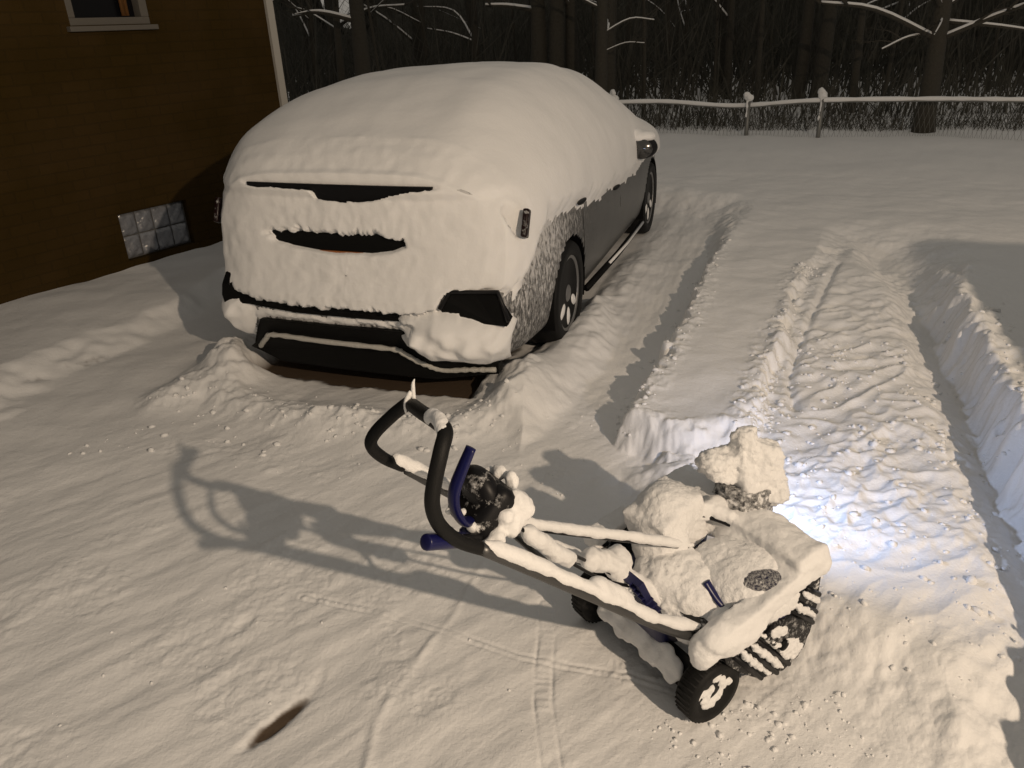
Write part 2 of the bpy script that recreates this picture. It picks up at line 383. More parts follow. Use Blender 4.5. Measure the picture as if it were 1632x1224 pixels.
    for (px, py, lx, ly, an, k) in ((-.705,1.585,.115,.026,52,1.35),(-.92,1.98,.05,.022,65,.45),(-.62,1.74,.04,.018,80,.5),(-.14,1.735,.05,.03,90,.35),(-2.55,4.30,.16,.05,50,.5),(-2.72,4.02,.10,.04,50,.4)):
        a = math.radians(an); e = ((X-px)*math.cos(a)+(Y-py)*math.sin(a))/lx; f = (-(X-px)*math.sin(a)+(Y-py)*math.cos(a))/ly
        m = np.exp(-(e*e+f*f)**1.5)*k; h = h-.012*np.minimum(m, 1); sp = np.maximum(sp, m)
    # wheel tracks of the blower and a scrape ridge
    for T, w2 in ((TRACK1, .026), (TRACK2, .012)):
        td, ts = dline(X, Y, T)
        h = h-.005*np.exp(-((td-w2)/.006)**2)*(.6+.8*perlin(X*9, Y*9))+.0011*np.exp(-(td/w2)**4)*np.sin(ts*230+3*perlin(X*14, Y*14))*(.5+perlin(X*6, Y*6))
    td, _ = dline(X, Y, SCRAPE); h = h+.008*np.exp(-(td/.014)**2)*(.6+.5*fbm(X*12, Y*12, oct=2))
    return h, np.clip(bare+sp*sstep(.25, .85, sp+.45*fbm(X*26, Y*26, oct=3)), 0, 1)
ang = np.radians(np.concatenate([np.linspace(-46, 46, 1150), np.linspace(46, 314, 150)[1:-1]]))
rad = np.concatenate([np.linspace(.02, .9, 40)[:-1], np.geomspace(.9, 9, 820)[:-1], np.geomspace(9, 65, 160)])
A, Rr = np.meshgrid(ang, rad); GX, GY = Rr*np.sin(A), Rr*np.cos(A)
GH, GB = ground_h(GX.ravel(), GY.ravel())
na, nr = len(ang), len(rad)
i, j = np.meshgrid(np.arange(nr-1), np.arange(na), indexing='ij'); j2 = (j+1) % na
GF = np.stack([i*na+j, (i+1)*na+j, (i+1)*na+j2, i*na+j2], -1).reshape(-1, 4)[:, ::-1]
def ground_mat():
    m = mat('trodden_snow', SNOW, .7, bump=[(22, .0035), (95, .0018), (260, .0009)], spec=.25)
    n, l = m.node_tree.nodes, m.node_tree.links
    at = n.new('ShaderNodeAttribute'); at.attribute_name = 'bare'
    mx = n.new('ShaderNodeMix'); mx.data_type = 'RGBA'; mx.inputs[6].default_value = (*SNOW, 1); mx.inputs[7].default_value = (.085, .060, .040, 1)
    l.new(at.outputs['Fac'], mx.inputs[0]); l.new(mx.outputs[2], n['Principled BSDF'].inputs['Base Color'])
    return m
ground = link_mesh('snowy_ground', np.stack([GX.ravel(), GY.ravel(), GH], -1), GF, ground_mat())
at = ground.data.attributes.new('bare', 'FLOAT', 'POINT'); at.data.foreach_set('value', GB.astype(np.float32))
tag(ground, 'snow covered driveway and yard with cleared lanes and banks', 'ground', kind='structure')
def gz(x, y): return float(ground_h(np.array([x], float), np.array([y], float))[0][0])

# crumbs of thrown snow lying about
ico = bmesh.new(); bmesh.ops.create_icosphere(ico, subdivisions=1, radius=1)
icoV = np.array([v.co[:] for v in ico.verts]); icoF = np.array([[v.index for v in f.verts] for f in ico.faces]); ico.free()
def crumbs():
    pts = []
    def scatter(n, poly, s0, s1):
        P = np.array(poly); lo, hi = P.min(0), P.max(0); k = 0
        q = rng.uniform(lo, hi, (n*4, 2)); q = q[sdpoly(q[:, 0], q[:, 1], poly) > 0][:n]
        for x, y in q: pts.append((x, y, s0*(s1/s0)**(rng.random()**2.2)))
    scatter(600, [p for p in CHURNED if p[1] < 4.4], .003, .017)
    scatter(170, [(.3,1.5),(.5,1.2),(.9,1.2),(.9,1.6),(.5,1.55)], .003, .012)
    scatter(60, [(-1.6,1.4),(1.2,1.2),(.3,2.4),(-1.6,2.6)], .002, .007)
    scatter(80, [(-2.2,3.2),(.3,2.6),(.5,3.8),(.0,3.3),(-1.8,3.6)], .004, .018)
    for line, n, sp, s1 in ((RIDGE, 150, .05, .02), (UNTOUCHED[:6], 200, .05, .018), (RIM, 110, .08, .02), (CREST[1:7], 160, .14, .026)):
        L = np.array(line)
        for _ in range(n):
            k = rng.integers(len(L)-1); t = rng.random(); p = L[k]*(1-t)+L[k+1]*t+rng.normal(0, sp, 2)
            pts.append((p[0], p[1], .005*(s1/.005)**(rng.random()**2.4)))
    P = np.array(pts); H, _ = ground_h(P[:, 0], P[:, 1])
    V, F = [], []
    for k, (x, y, s) in enumerate(P):
        q = icoV*(1+.22*rng.normal(size=(len(icoV), 1)))*s*np.array([1, rng.uniform(.7, 1.3), rng.uniform(.55, .9)])
        a = rng.uniform(0, 6.28); R = np.array([[math.cos(a), -math.sin(a), 0], [math.sin(a), math.cos(a), 0], [0, 0, 1]])
        V.append(q @ R.T+[x, y, H[k]+s*.12]); F.append(icoF+k*len(icoV))
    o = link_mesh('snow_crumbs', np.concatenate(V), np.concatenate(F), M_snow)
    return tag(o, 'crumbs and clods of thrown snow scattered along the cleared lanes', 'snow crumbs', kind='stuff')
crumbs()

# ------------------------------------------------------------------ the house
def house():
    a = np.array([-3.586, 5.218]); d = np.array([.5559, .8313])
    h = empty('brown_house', (a[0], a[1], 0), math.atan2(d[1], d[0]), 'dark brown house wall with a small window and pale corner trim beside the car', 'house')
    # local x runs along the wall to the far corner, local -y faces the yard
    x0, x1 = -7.0, 2.80
    def wall(holes):
        xs = sorted({x0, x1, *[v for q in holes for v in q[:2]]}); zs = sorted({-.3, 4.6, *[v for q in holes for v in q[2:]]}); m = MB()
        for i in range(len(xs)-1):
            for j in range(len(zs)-1):
                cx, cz = (xs[i]+xs[i+1])/2, (zs[j]+zs[j+1])/2
                if any(q[0] < cx < q[1] and q[2] < cz < q[3] for q in holes): continue
                m.add([(xs[i], 0, zs[j]), (xs[i+1], 0, zs[j]), (xs[i+1], 0, zs[j+1]), (xs[i], 0, zs[j+1])], [(0, 1, 2, 3)])
        for q in holes:
            p = [(q[0], q[2]), (q[1], q[2]), (q[1], q[3]), (q[0], q[3])]
            for k in range(4):
                (ax, az), (bx, bz) = p[k], p[(k+1) % 4]
                m.add([(ax, 0, az), (bx, 0, bz), (bx, .22, bz), (ax, .22, az)], [(0, 1, 2, 3)])
        return m
    holes = [(1.02, 1.655, 1.86, 2.75), (1.01, 1.63, .15, .52)]
    m = wall(holes)
    m.add([(x1, 0, -.3), (x1, 6, -.3), (x1, 6, 4.6), (x1, 0, 4.6)], [(0, 1, 2, 3)])
    m.build('wall', M_wall, h, smooth=False)
    mm = MB(); mm.box((1.3, .24, 2.2), (2.2, .02, 4.6)); mm.build('inner_wall', M_dark, h, smooth=False)
    t = MB(); t.prism([(2.80, -.030), (2.875, -.030), (2.875, .07), (2.803, .07), (2.803, .0), (2.80, .0)], 2, -.1, 4.6)
    t.build('corner_trim', M_white, h, smooth=False)
    r = MB(); r.box((-2.1, 2.6, 4.72), (10.4, 7.2, .14)); r.build('roof', M_dark, h, smooth=False)
    # upper window
    f = MB()
    for c, s in (((1.3375, .05, 1.885), (.635, .10, .05)), ((1.045, .05, 2.33), (.05, .10, .84)), ((1.622, .05, 2.33), (.065, .10, .84)), ((1.3375, .05, 2.725), (.52, .10, .05))): f.box(c, s)
    w = f.build('window', M_frame, h, smooth=False, bevel=.005)
    s_ = MB(); s_.box((1.338, -.012, 1.838), (.70, .07, .035)); s_.build('sill', M_frame, w, smooth=False, bevel=.005)
    g = MB(); g.box((1.33, .085, 2.3), (.53, .006, .79)); g.build('pane', M_glass, w, smooth=False)
    cu = MB()
    for k in range(3): cu.tube([(1.475+.018*k, .05+.012*(k % 2), 1.92), (1.478+.018*k, .055, 2.7)], .013, 8)
    cu.build('curtain', M_curtain, w)
    # glass block cellar window
    gb = empty('x', (0, 0, 0), 0, None, None); gb.name = 'glass_block_window'; bpy.data.objects.remove(gb)
    fr = MB(); fr.box((1.32, .10, .335), (.62, .09, .37)); fw = fr.build('glass_block_window', M_mortar, h, smooth=False)
    for r_ in range(2):
        for c_ in range(4):
            b = MB(); N_ = 12
            b.add([(1.0975+.148*c_+.070*(p/N_*2-1), .045-.020*(1-(p/N_*2-1)**6)*(1-(q/N_*2-1)**6)-.012*math.cos((p/N_*2-1)*4.2)*math.cos((q/N_*2-1)*3.6)*(1-(p/N_*2-1)**4)*(1-(q/N_*2-1)**4), .243+.18*r_+.085*(q/N_*2-1)) for q in range(N_+1) for p in range(N_+1)],
                  [(q*(N_+1)+p, q*(N_+1)+p+1, (q+1)*(N_+1)+p+1, (q+1)*(N_+1)+p) for q in range(N_) for p in range(N_)]); o = b.build('glass_block', M_gblock, fw)
    return h
house()

# ------------------------------------------------------------------ the car under its snow
NH = 150
def catmull(P, n):
    P = np.asarray(P, float); d = np.r_[0, np.cumsum(np.linalg.norm(np.diff(P, axis=0), axis=1)**.5)]
    Q = np.concatenate([[2*P[0]-P[1]], P, [2*P[-1]-P[-2]]])
    out = []
    for i in range(len(P)-1):
        a, b, c, e = Q[i:i+4]
        for k in range(24):
            t = k/24; out.append(.5*(2*b+(c-a)*t+(2*a-5*b+4*c-e)*t*t+(3*b-a-3*c+e)*t**3))
    out.append(P[-1]); out = np.array(out)
    s = np.r_[0, np.cumsum(np.linalg.norm(np.diff(out, axis=0), axis=1))]; u = np.linspace(0, s[-1], n)
    return np.stack([np.interp(u, s, out[:, k]) for k in range(2)], -1)
def yr(z): return np.interp(z, [.15, .22, .32, .45, .56, .62, .80, .95, 1.02, 1.06, 1.12, 1.6], [.12, .07, .03, 0, .01, .05, .09, .12, .13, .10, .10, .10])
KY = [0, .06, .15, .30, .6, 1.0, 1.5, 2.0, 2.5, 3.0, 3.4, 3.8, 4.2, 4.42, 4.5]
KW = [.76, .80, .835, .86, .885, .895, .90, .90, .90, .90, .895, .88, .82, .72, .60]
KT = [1.15, 1.165, 1.185, 1.22, 1.30, 1.385, 1.425, 1.42, 1.36, 1.19, 1.01, .95, .88, .78, .66]
KB = [.95, .96, .97, .98, .98, .97, .95, .94, .93, .92, .90, .86, .80, .70, .58]
KR = [.66, .65, .63, .61, .58, .56, .56, .56, .56, .58, .62, .66, .62, .55, .45]
KZB = [.24, .22, .21, .2, .2, .2, .2, .2, .2, .2, .2, .2, .2, .22, .26]
ST = np.concatenate([np.linspace(0, .3, 22)[:-1], np.linspace(.3, 4.5, 130)])
def pchip(y, K):
    f = np.interp(np.linspace(0, 4.5, 451), KY, K); k = np.hanning(25); k /= k.sum()
    g = np.convolve(np.pad(f, 12, mode='edge'), k, 'valid'); g[:6] = f[:6]
    return np.interp(y, np.linspace(0, 4.5, 451), g)
def section(y, snow):
    W, T, B, Rf, zb = (float(pchip(y, k)) for k in (KW, KT, KB, KR, KZB))
    if not snow: T -= .045*max(0, 1-y/.6)
    B = min(B, T-.09)
    if not snow:
        P = [(0, zb), (W*.75, zb), (W-.07, zb+.02), (W-.015, zb+.16), (W, .56), (W-.012, .76), (W-.05, B), (Rf+.06, T-.12), (Rf-.08, T-.03), (Rf*.5, T-.004), (0, T)]
    else:
        T2 = T+float(np.interp(y, [0, .08, .2, .4, 1.0, 3.4, 4.5], [.0, .045, .08, .10, .115, .12, .08])); b0 = min(.85, T2-.27); q = lambda f: b0+(T2-b0)*f
        def out(l, m_, t, u_, m2): return [(0, zb-.02), (W*.75, zb-.02), (W-.04, zb), (W+.02, zb+.16), (W+.035, min(.56, b0-.12)), (W+.045, min(.76, b0-.05)), (W+.03, q(.18)), (W-l, q(m_)), (W*t, q(m2)), (W*u_, q(.94)), (W*.27, q(.985)), (0, T2)]
        if snow == 2: return catmull(out(.005, .50, .86, .62, .80), NH)
        P = out(.035, .45, .78, .54, .74)
    h = catmull(P, NH)
    return h
def car_surface(snow):
    rows = []
    def ring(y):
        h = section(y, snow); hl = section(y, 2).copy() if snow else h.copy()
        if snow: hl[:, 0] *= 1+(.105+.05*np.exp(-((hl[:, 1]-1.15)/.25)**2))*sstep(.30, .7, hl[:, 1])*float(sstep(.0, .6, y))
        full = np.concatenate([h, hl[-2:0:-1]*[-1, 1]])
        yy = y+yr(full[:, 1])*np.clip(1-y/.8, 0, 1)-(.0*y if snow else 0)
        return np.stack([full[:, 0], yy, full[:, 1]], -1)
    r0 = ring(0.0); K = 62
    for k in range(K):
        f = (k+.35)/K; c = np.array([0, 0, .66])
        q = r0.copy(); q[:, 0] *= f; q[:, 2] = c[2]+(q[:, 2]-c[2])*f
        q[:, 1] = yr(q[:, 2])-.035*(1-np.clip(np.abs(q[:, 0])/.76, 0, 1)**2)*1.0-(.058*(1-f**6) if snow else 0)
        rows.append(q)
    for y in ST: rows.append(ring(y))
    last = rows[-1]
    for f in (.8, .5, .2): q = last.copy(); q[:, 0] *= f; q[:, 2] = .5+(q[:, 2]-.5)*f; q[:, 1] += .05*(1-f); rows.append(q)
    return np.array(rows)
def grid_faces(nr, nc):
    i, j = np.meshgrid(np.arange(nr-1), np.arange(nc), indexing='ij'); j2 = (j+1) % nc
    return np.stack([i*nc+j, i*nc+j2, (i+1)*nc+j2, (i+1)*nc+j], -1).reshape(-1, 4)
def make_car():
    c = empty('parked_car', (CAR_O[0], CAR_O[1], 0), -CAR_Y, 'dark grey hatchback parked by the house under a thick blanket of snow', 'car')
    B = car_surface(False); S = car_surface(True); nr_, nc_ = B.shape[:2]
    bv = B.reshape(-1, 3); F = grid_faces(nr_, nc_)
    cen = bv[F].mean(1); keep = np.ones(len(F), bool)
    for wy in (.93, 3.63): keep &= ~((np.hypot(cen[:, 1]-wy, cen[:, 2]-.32) < .338) & (np.abs(cen[:, 0]) > .60))
    link_mesh('body', bv, F[keep], M_paint, c)
    for wy in (.93, 3.63):
        for s in (-1, 1):
            wl_ = MB(); V, Fq, n = [], [], 24
            for k in range(n+1):
                t = math.radians(-20+220*k/n)
                for x in (.60, .885): V.append((s*x, wy+.343*math.cos(t), .32+.343*math.sin(t)))
            Fq = [(2*k, 2*k+1, 2*k+3, 2*k+2) for k in range(n)]; wl_.add(V, Fq)
            wl_.add([(s*.60, wy+.343*math.cos(t), .32+.343*math.sin(t)) for t in np.linspace(0, 6.28, 24)[:-1]], [tuple(range(23))])
            wl_.build('wheel_well', M_darkplast, c)
    # ---- snow blanket
    X, Y, Z = (S.reshape(-1, 3)[:, k] for k in range(3)); bx, by, bz = bv.T
    jag = (.016*perlin(bx*27, by*27, bz*4)+.009*perlin(bx*75, by*75, bz*7))*(.55+1.1*np.abs(perlin(bx*6+5, by*6, bz*3))); big = .03*fbm(bx*7, by*7, bz*7, oct=2)
    zs = np.interp(by, [.0, .12, .2, .5, 1.1, 2.05, 2.8, 3.4, 4.5], [.56, .56, .66, .86, .80, .715, .70, .72, .60])+jag*1.2+big
    zs = np.where(bx < 0, np.interp(by, [0, .3, .8, 4.5], [.56, .5, .55, .6]), zs)
    m_side = sstep(-.012, .03, bz-zs)
    cap = np.zeros((nr_, nc_), bool); cap[:62+8] = True; cap = cap.ravel()
    zl = np.interp(bx, [-.85, -.78, -.66, -.45, -.2, .2, .40, .47, .52, .72, .82, .88], [.60, .575, .525, .505, .492, .496, .503, .535, .605, .615, .612, .60])
    m_cap = sstep(-.010, .022, bz-zl-jag*1.5)
    row = np.repeat(np.arange(nr_), nc_)
    def notch(m, poly, w=.012, j=1.0):
        sd = np.where(row < 60, sdpoly(bx, bz+jag*j, poly), -1); return m*(1-sstep(-w, w*.4, sd))
    m_cap = notch(m_cap, [(-.60,1.082),(-.56,1.050),(-.40,1.046),(-.18,1.036),(-.16,.998),(.0,.985),(.13,.992),(.26,1.026),(.46,1.068),(.52,1.084),(.1,1.090),(-.3,1.086)], j=.5)
    m_cap = notch(m_cap, [(-.44,.828),(-.40,.797),(-.25,.772),(-.07,.758),(.12,.766),(.24,.785),(.31,.815),(.30,.836),(-.1,.846),(-.42,.842)], j=np.where(bz > .805, 1.8, .15))
    def patch(m, poly, w=.02, j=1.0): return np.maximum(m, sstep(-w*.5, w, sdpoly(bx, bz+jag*j, poly)))
    m_cap = patch(m_cap, [(-.92,.50),(-.66,.50),(-.60,.44),(-.66,.30),(-.74,.20),(-.92,.15)])
    m_cap = patch(m_cap, [(-.60,.424),(.36,.434),(.34,.406),(-.60,.396)], w=.012, j=1.5)
    m_cap = patch(m_cap, [(.24,.44),(.33,.50),(.46,.52),(.56,.515),(.70,.485),(.80,.47),(.90,.46),(.92,.20),(.70,.22),(.42,.24),(.30,.31)])
    m_cap = np.where(bz < .13, 0, m_cap)
    m = np.where(cap, m_cap, m_side)
    thick = np.where(cap & (bz > .385) & (bz < .46) & (bx > -.62) & (bx < .36), .18, 1.0)
    lump = np.where(cap, .10*sstep(0, .12, sdpoly(bx, bz, [(.24,.44),(.46,.53),(.78,.49),(.90,.40),(.85,.2),(.42,.22),(.28,.32)])), 0)
    lump += np.where(cap, .06*sstep(0, .12, sdpoly(bx, bz, [(-.95,.52),(-.66,.50),(-.62,.40),(-.72,.18),(-.95,.12)])), 0)
    tail = sstep(.02, .0, np.hypot((by-.17)/1.0, (bz-.90)/2.2)-.022)*(bx > 0)
    m *= 1-tail
    P = bv+(S.reshape(-1, 3)-bv)*(m*thick)[:, None]
    P[:, 1] -= lump*m*(1+.5*fbm(bx*9, bz*9, oct=2))
    rough = fbm(bx*3, by*3, bz*3, oct=2)*.008+fbm(bx*16, by*16, bz*16, oct=2)*.0035*np.where(by < .3, 1.3, .15)
    streak = fbm(bx*26, by*10, bz*8, oct=2)*.0018*np.where(cap, 1, 0)
    ctr = np.stack([bx*.0, np.clip(by, .8, 3.5), bz*0+.7], -1); dirv = P-ctr; dirv /= np.linalg.norm(dirv, axis=1)[:, None]+1e-6
    P = P+dirv*((rough+streak)*m)[:, None]
    keep = (m[F] > .03).max(1)
    used = np.unique(F[keep]); re = np.full(len(P), -1); re[used] = np.arange(len(used))
    sc_ = link_mesh('snow_cover', P[used], re[F[keep]], M_snow_soft, c)
    # ---- parts of the tail seen through the snow (thin plates standing a little proud of the body)
    def plate(name, poly, m, off, th, parent=c, n=6):
        Q = []
        for k in range(len(poly)):
            a, b = np.array(poly[k]), np.array(poly[(k+1) % len(poly)])
            for t in range(n): Q.append(a+(b-a)*t/n)
        ys = lambda x, z: float(yr(z))-.035*(1-min(abs(x)/.76, 1)**2)
        V = [(x, ys(x, z)-off, z) for x, z in Q]+[(x, ys(x, z)-off+th, z) for x, z in Q]; N = len(Q)
        Fs = [tuple(range(N)), tuple(range(N, 2*N))[::-1]]+[(k, (k+1) % N, (k+1) % N+N, k+N) for k in range(N)]
        mb = MB(); mb.add(V, Fs); return mb.build(name, m, parent, smooth=False)
    plate('rear_window', [(-.57,1.03),(-.3,.97),(.3,.97),(.45,1.04),(.46,1.085),(-.57,1.085)], M_glass, .014, .02)
    lp = plate('plate_recess', [(-.45,.75),(.32,.75),(.33,.85),(-.46,.85)], M_darkplast, .024, .02)
    plate('number_plate', [(-.18,.72),(.08,.72),(.08,.766),(-.18,.766)], M_plate, .028, .008, lp)
    plate('bumper_insert', [(-.62,.465),(-.3,.445),(.3,.448),(.45,.47),(.45,.52),(-.3,.51),(-.62,.53)], M_darkplast, .018, .02)
    for s in (-1, 1):
        v = plate('rear_vent', [(s*.52,.47),(s*.50,.53),(s*.545,.605),(s*.77,.615),(s*(.85 if s > 0 else .79),.50),(s*(.83 if s > 0 else .78),.46)], M_darkplast, .022, .03)
        fr = MB(); fr.tube([(s*x, float(yr(z))-.035*(1-min(abs(x)/.76,1)**2)-.036, z) for x, z in ((.50,.53),(.545,.607),(.78,.617),(.845 if s > 0 else .79,.49))], .011, 8); s > 0 and fr.build('vent_surround', M_black, v)
        tl = MB(); tl.box((s*.872, .185, .905), (.03, .05, .135), rotx(-24)); tl.build('taillight', M_red, c, bevel=.01)
    plate('diffuser', [(-.74,.17),(-.68,.21),(-.56,.385),(.34,.395),(.44,.30),(.76,.24),(.74,.16),(.40,.10),(-.55,.10)], M_darkplast, .032, .06)
    tb = MB(); tb.tube([(x, float(yr(z))-.035*(1-min(abs(x)/.76,1)**2)-.042, z) for x, z in curve([(-.65,.19),(-.57,.26),(-.50,.297),(-.2,.293),(.20,.288),(.27,.262),(.36,.20),(.45,.165),(.60,.185),(.74,.20)], 6)], [.010+.006*abs(math.sin(k*1.7)) for k in range(55)], 8)
    tb.build('diffuser_trim', M_trim, c)
    # door handles and sill
    for y, z in ((1.12, .815), (2.08, .71)):
        d = MB(); d.ellipsoid((.905, y, z), (.018, .085, .016)); d.build('door_handle', M_black, c)
    for ys_ in ([(1.30,.30),(1.22,.50),(1.20,.70),(1.26,.86)], [(2.26,.28),(2.25,.55),(2.24,.80)]):      # door shut lines
        sm_ = MB(); sm_.tube(curve([(float(np.interp(z, [.2,.36,.56,.76,.95], [.84,.885,.90,.888,.852]))-.002, y, z) for y, z in ys_], 5), .004, 6); sm_.build('door_seam', M_darkplast, c)
    sl = MB(); sl.tube([(.885, 1.32, .225), (.893, 2.2, .20), (.893, 3.2, .20)], .022, 8); sl.build('side_skirt', M_darkplast, c)
    sn = MB(); sn.tube([(.905, 1.9, .225), (.912, 2.5, .21), (.912, 3.15, .215)], .010, 8); sn.build('skirt_snow', M_snow_soft, c)
    # wheels
    for wy in (.93, 3.63):
        for s in (-1, 1):
            x = s*.785; w = empty('wheel', (x, wy, .318), 0, None, None); w.parent = c; w.rotation_euler = (random.uniform(0, 1.2), 0, 0)
            ty = MB(); ty.lathe((0,0,0), (s,0,0), [(.215,-.10),(.292,-.105),(.308,-.08),(.312,0),(.308,.08),(.292,.103),(.228,.10),(.215,.085)], 40); ty.build('tyre', M_rubber, w)
            ri = MB(); ri.lathe((0,0,0), (s,0,0), [(.222,-.09),(.222,.095),(.205,.09),(.195,.02),(.19,-.05),(.02,-.05)], 40)
            ri.lathe((s*.062,0,0), (s,0,0), [(.055,-.02),(.055,.02),(.04,.03),(.005,.032)], 20)
            for k in range(5):
                for e in (-.12, .12):
                    a = 2*math.pi*k/5; ri.box((s*.07, math.cos(a+e*.6)*.125, math.sin(a+e*.6)*.125), (.022, .17, .022), rotx(math.degrees(a+e)))
            ri.build('rim', M_alloy, w, smooth=False, bevel=.004)
            rs = MB()
            for k in range(3):
                a = -1.57+(k-1)*1.0-w.rotation_euler[0]; rs.ellipsoid((s*.075, math.cos(a)*.14, math.sin(a)*.14), (.02, .07, .035), rotx(math.degrees(a)), 10, 8)
            rs.build('wheel_snow', M_snow, w)
    # mud flap / tyre edge snow is on the ground; door mirrors
    for s in (-1, 1):
        mi = MB(); mi.ellipsoid((s*.955, 2.70, .885), (.125, .085, .085)); mi.tube([(s*.84, 2.72, .84), (s*.91, 2.71, .855)], .03, 10)
        mo = mi.build('side_mirror', M_black, c)
        mg = MB(); mg.lathe((s*.955, 2.625, .885), (0, -1, 0), [(.085, 0), (.080, .008), (.001, .010)], 28)
        for k in range(len(mg.V)):
            v = mg.V[k]; mg.V[k] = (s*.955+(v[0]-s*.955)*1.18, v[1], .885+(v[2]-.885)*.85)
        mg.build('mirror_glass', M_mirror, mo)
        ms = MB(); ms.ellipsoid((s*.94, 2.70, .962), (.12, .095, .05)); ms.ellipsoid((s*.88, 2.70, .97), (.10, .10, .06))
        ms.melt('mirror_snow', M_snow_soft, mo, .012, 4, [(15, .006)])
    return c
make_car()

# ------------------------------------------------------------------ the snow blower
def make_blower():
    b = empty('snow_blower', (BLO[0], BLO[1], gz(.353, 1.733)-.002), BLA, 'blue and black electric snow blower caked in snow standing on the driveway', 'snow blower')
    # wheels
    for s in (-1, 1):
        w = empty('wheel', (s*.236, .029, .098), 0, None, None); w.parent = b
        ty = MB(); ty.lathe((0,0,0), (s,0,0), [(.055,-.03),(.088,-.032),(.096,-.022),(.097,.02),(.090,.031),(.068,.032),(.062,.024)], 40)
        for k in range(36):
            a = 2*math.pi*k/36; ty.box((0, math.cos(a)*.096, math.sin(a)*.096), (.05, .003, .006), rotx(math.degrees(a)))
        ty.build('tyre', M_rubber, w)
        ri = MB(); ri.lathe((0,0,0), (s,0,0), [(.066,-.02),(.066,.020),(.060,.018),(.056,.004),(.01,.004)], 32)
        ri.lathe((s*.012,0,0), (s,0,0), [(.018,-.01),(.017,.012),(.004,.014)], 16)
        for k in range(5):
            a = 2*math.pi*k/5; ri.box((s*.010, math.cos(a)*.037, math.sin(a)*.037), (.014, .05, .016), rotx(math.degrees(a)))
        ri.build('rim', M_black, w, smooth=False)
        sn = MB()
        for k in range(19):
            a = k*.62+.3; q = random.uniform(.022, .058); e = random.uniform(.009, .021)
            sn.ellipsoid((s*.022, math.cos(a)*q, math.sin(a)*q), (.010, e, e*.75), rotx(random.uniform(0, 180)), 10, 8)
        sn.melt('wheel_snow', M_snow_grain, w, .004, 2, [(60, .004)])
    ax = MB(); ax.tube([(-.23, .029, .098), (.23, .029, .098)], .008, 10); ax.build('axle', M_metal, b)
    # handle bars
    near = [(.19, .02, .245), (.19, -.12, .358), (.19, -.325, .549), (.19, -.50, .712), (.19, -.62, .822)]
    far = [(-.19, .02, .235), (-.19, -.142, .355), (-.19, -.455, .662), (-.19, -.60, .808)]
    hb = MB(); hb.tube(curve(near), .014, 12); hb.tube(curve(far), .014, 12)
    hb.tube([(-.19, -.40, .615), (.19, -.40, .63)], .008, 10)
    hnd = hb.build('handlebar', M_metal, b)
    loop = curve([(.19, -.60, .805), (.19, -.665, .858), (.19, -.702, .91), (.19, -.713, .96), (.187, -.703, 1.005), (.178, -.68, 1.058), (.150, -.655, 1.080), (.09, -.645, 1.072),
                  (.0, -.632, 1.050), (-.09, -.615, 1.026), (-.145, -.600, 1.002), (-.172, -.632, .968), (-.188, -.672, .928), (-.19, -.681, .898), (-.19, -.655, .858), (-.19, -.61, .818)], 6)
    gp = MB(); gp.tube(loop, [.0130+.0025*math.sin(math.pi*k/(len(loop)-1))**.5 for k in range(len(loop))], 16)
    gp.build('hand_grip', M_foam, b)
    # snow on the tubes
    def ridge(pts, r0, noise, name='snow_cover', lift=.012, sq=1.0, mb=None, amp=.004):
        P = curve(pts, 10); m = mb or MB()
        R = [r0*(.95+.16*float(perlin(np.array([k*.23+r0*99]), np.array([3.1]))[0]))*min(1, .35+k*.25, .35+(len(P)-1-k)*.25) for k in range(len(P))]
        m.tube([(p[0], p[1]+lift*.15, p[2]+lift) for p in P], R, 14, squash=sq)
        return m
    s1 = MB()
    ridge([(.19, .03, .265), (.19, -.12, .368), (.19, -.325, .556), (.19, -.50, .719), (.19, -.61, .815)], .0175, 0, mb=s1, lift=.012)
    ridge([(.18, -.20, .45), (.175, -.27, .522), (.18, -.34, .582)], .021, 0, mb=s1, lift=.012)
    ridge([(-.19, -.06, .285), (-.19, -.142, .358), (-.19, -.455, .665), (-.19, -.60, .81), (-.19, -.64, .838)], .018, 0, mb=s1, lift=.013)
    ridge([(.17, -.663, 1.070), (.12, -.652, 1.078), (.06, -.640, 1.064)], .019, 0, mb=s1, lift=.007)
    s1.melt('bar_snow', M_snow, hnd, .0055, 4, [(12, .006), (45, .0015)])
    ic = MB(); ic.tube(curve([(-.085, -.615, 1.06), (-.088, -.628, 1.035), (-.086, -.632, 1.012)], 4), [.004, .006, .0065, .006, .005, .0045, .004, .003, .0012], 8)
    ic.tube(curve([(-.083, -.612, 1.035), (-.082, -.610, 1.075), (-.080, -.606, 1.088)], 3), [.006, .005, .0045, .004, .003, .002, .001], 8)
    ic.build('icicle', M_snow, b)
    # switch lever (blue bail)
    lv = MB(); L = curve([(.145, -.600, 1.024), (.148, -.625, .985), (.150, -.646, .945), (.150, -.648, .905), (.148, -.632, .865), (.12, -.60, .84)], 6)
    lv.tube(L, [.013+.003*math.sin(math.pi*k/(len(L)-1)) for k in range(len(L))], 12, squash=.6); lv.build('switch_lever', M_blue, b)
    # console
    ct = Matrix.Rotation(math.radians(42), 3, 'X')
    cn = MB(); cn.box((.085, -.548, .838), (.135, .125, .075), ct); co = cn.build('control_console', M_frost_light, b, bevel=.03, seg=4)
    hood = MB(); hood.ellipsoid((.078, -.548, .868), (.062, .036, .062), rotx(12)); hood.build('console_hood', M_frost_light, co)
    bt = MB(); bt.lathe(tuple(Vector((.098, -.548, .838))+ct @ Vector((.014, -.06, .012))), tuple(ct @ Vector((0, -1, .25))), [(.018, 0), (.018, .012), (.013, .018), (.002, .019)], 24); bt.build('power_button', M_navy, co)
    cs = MB()
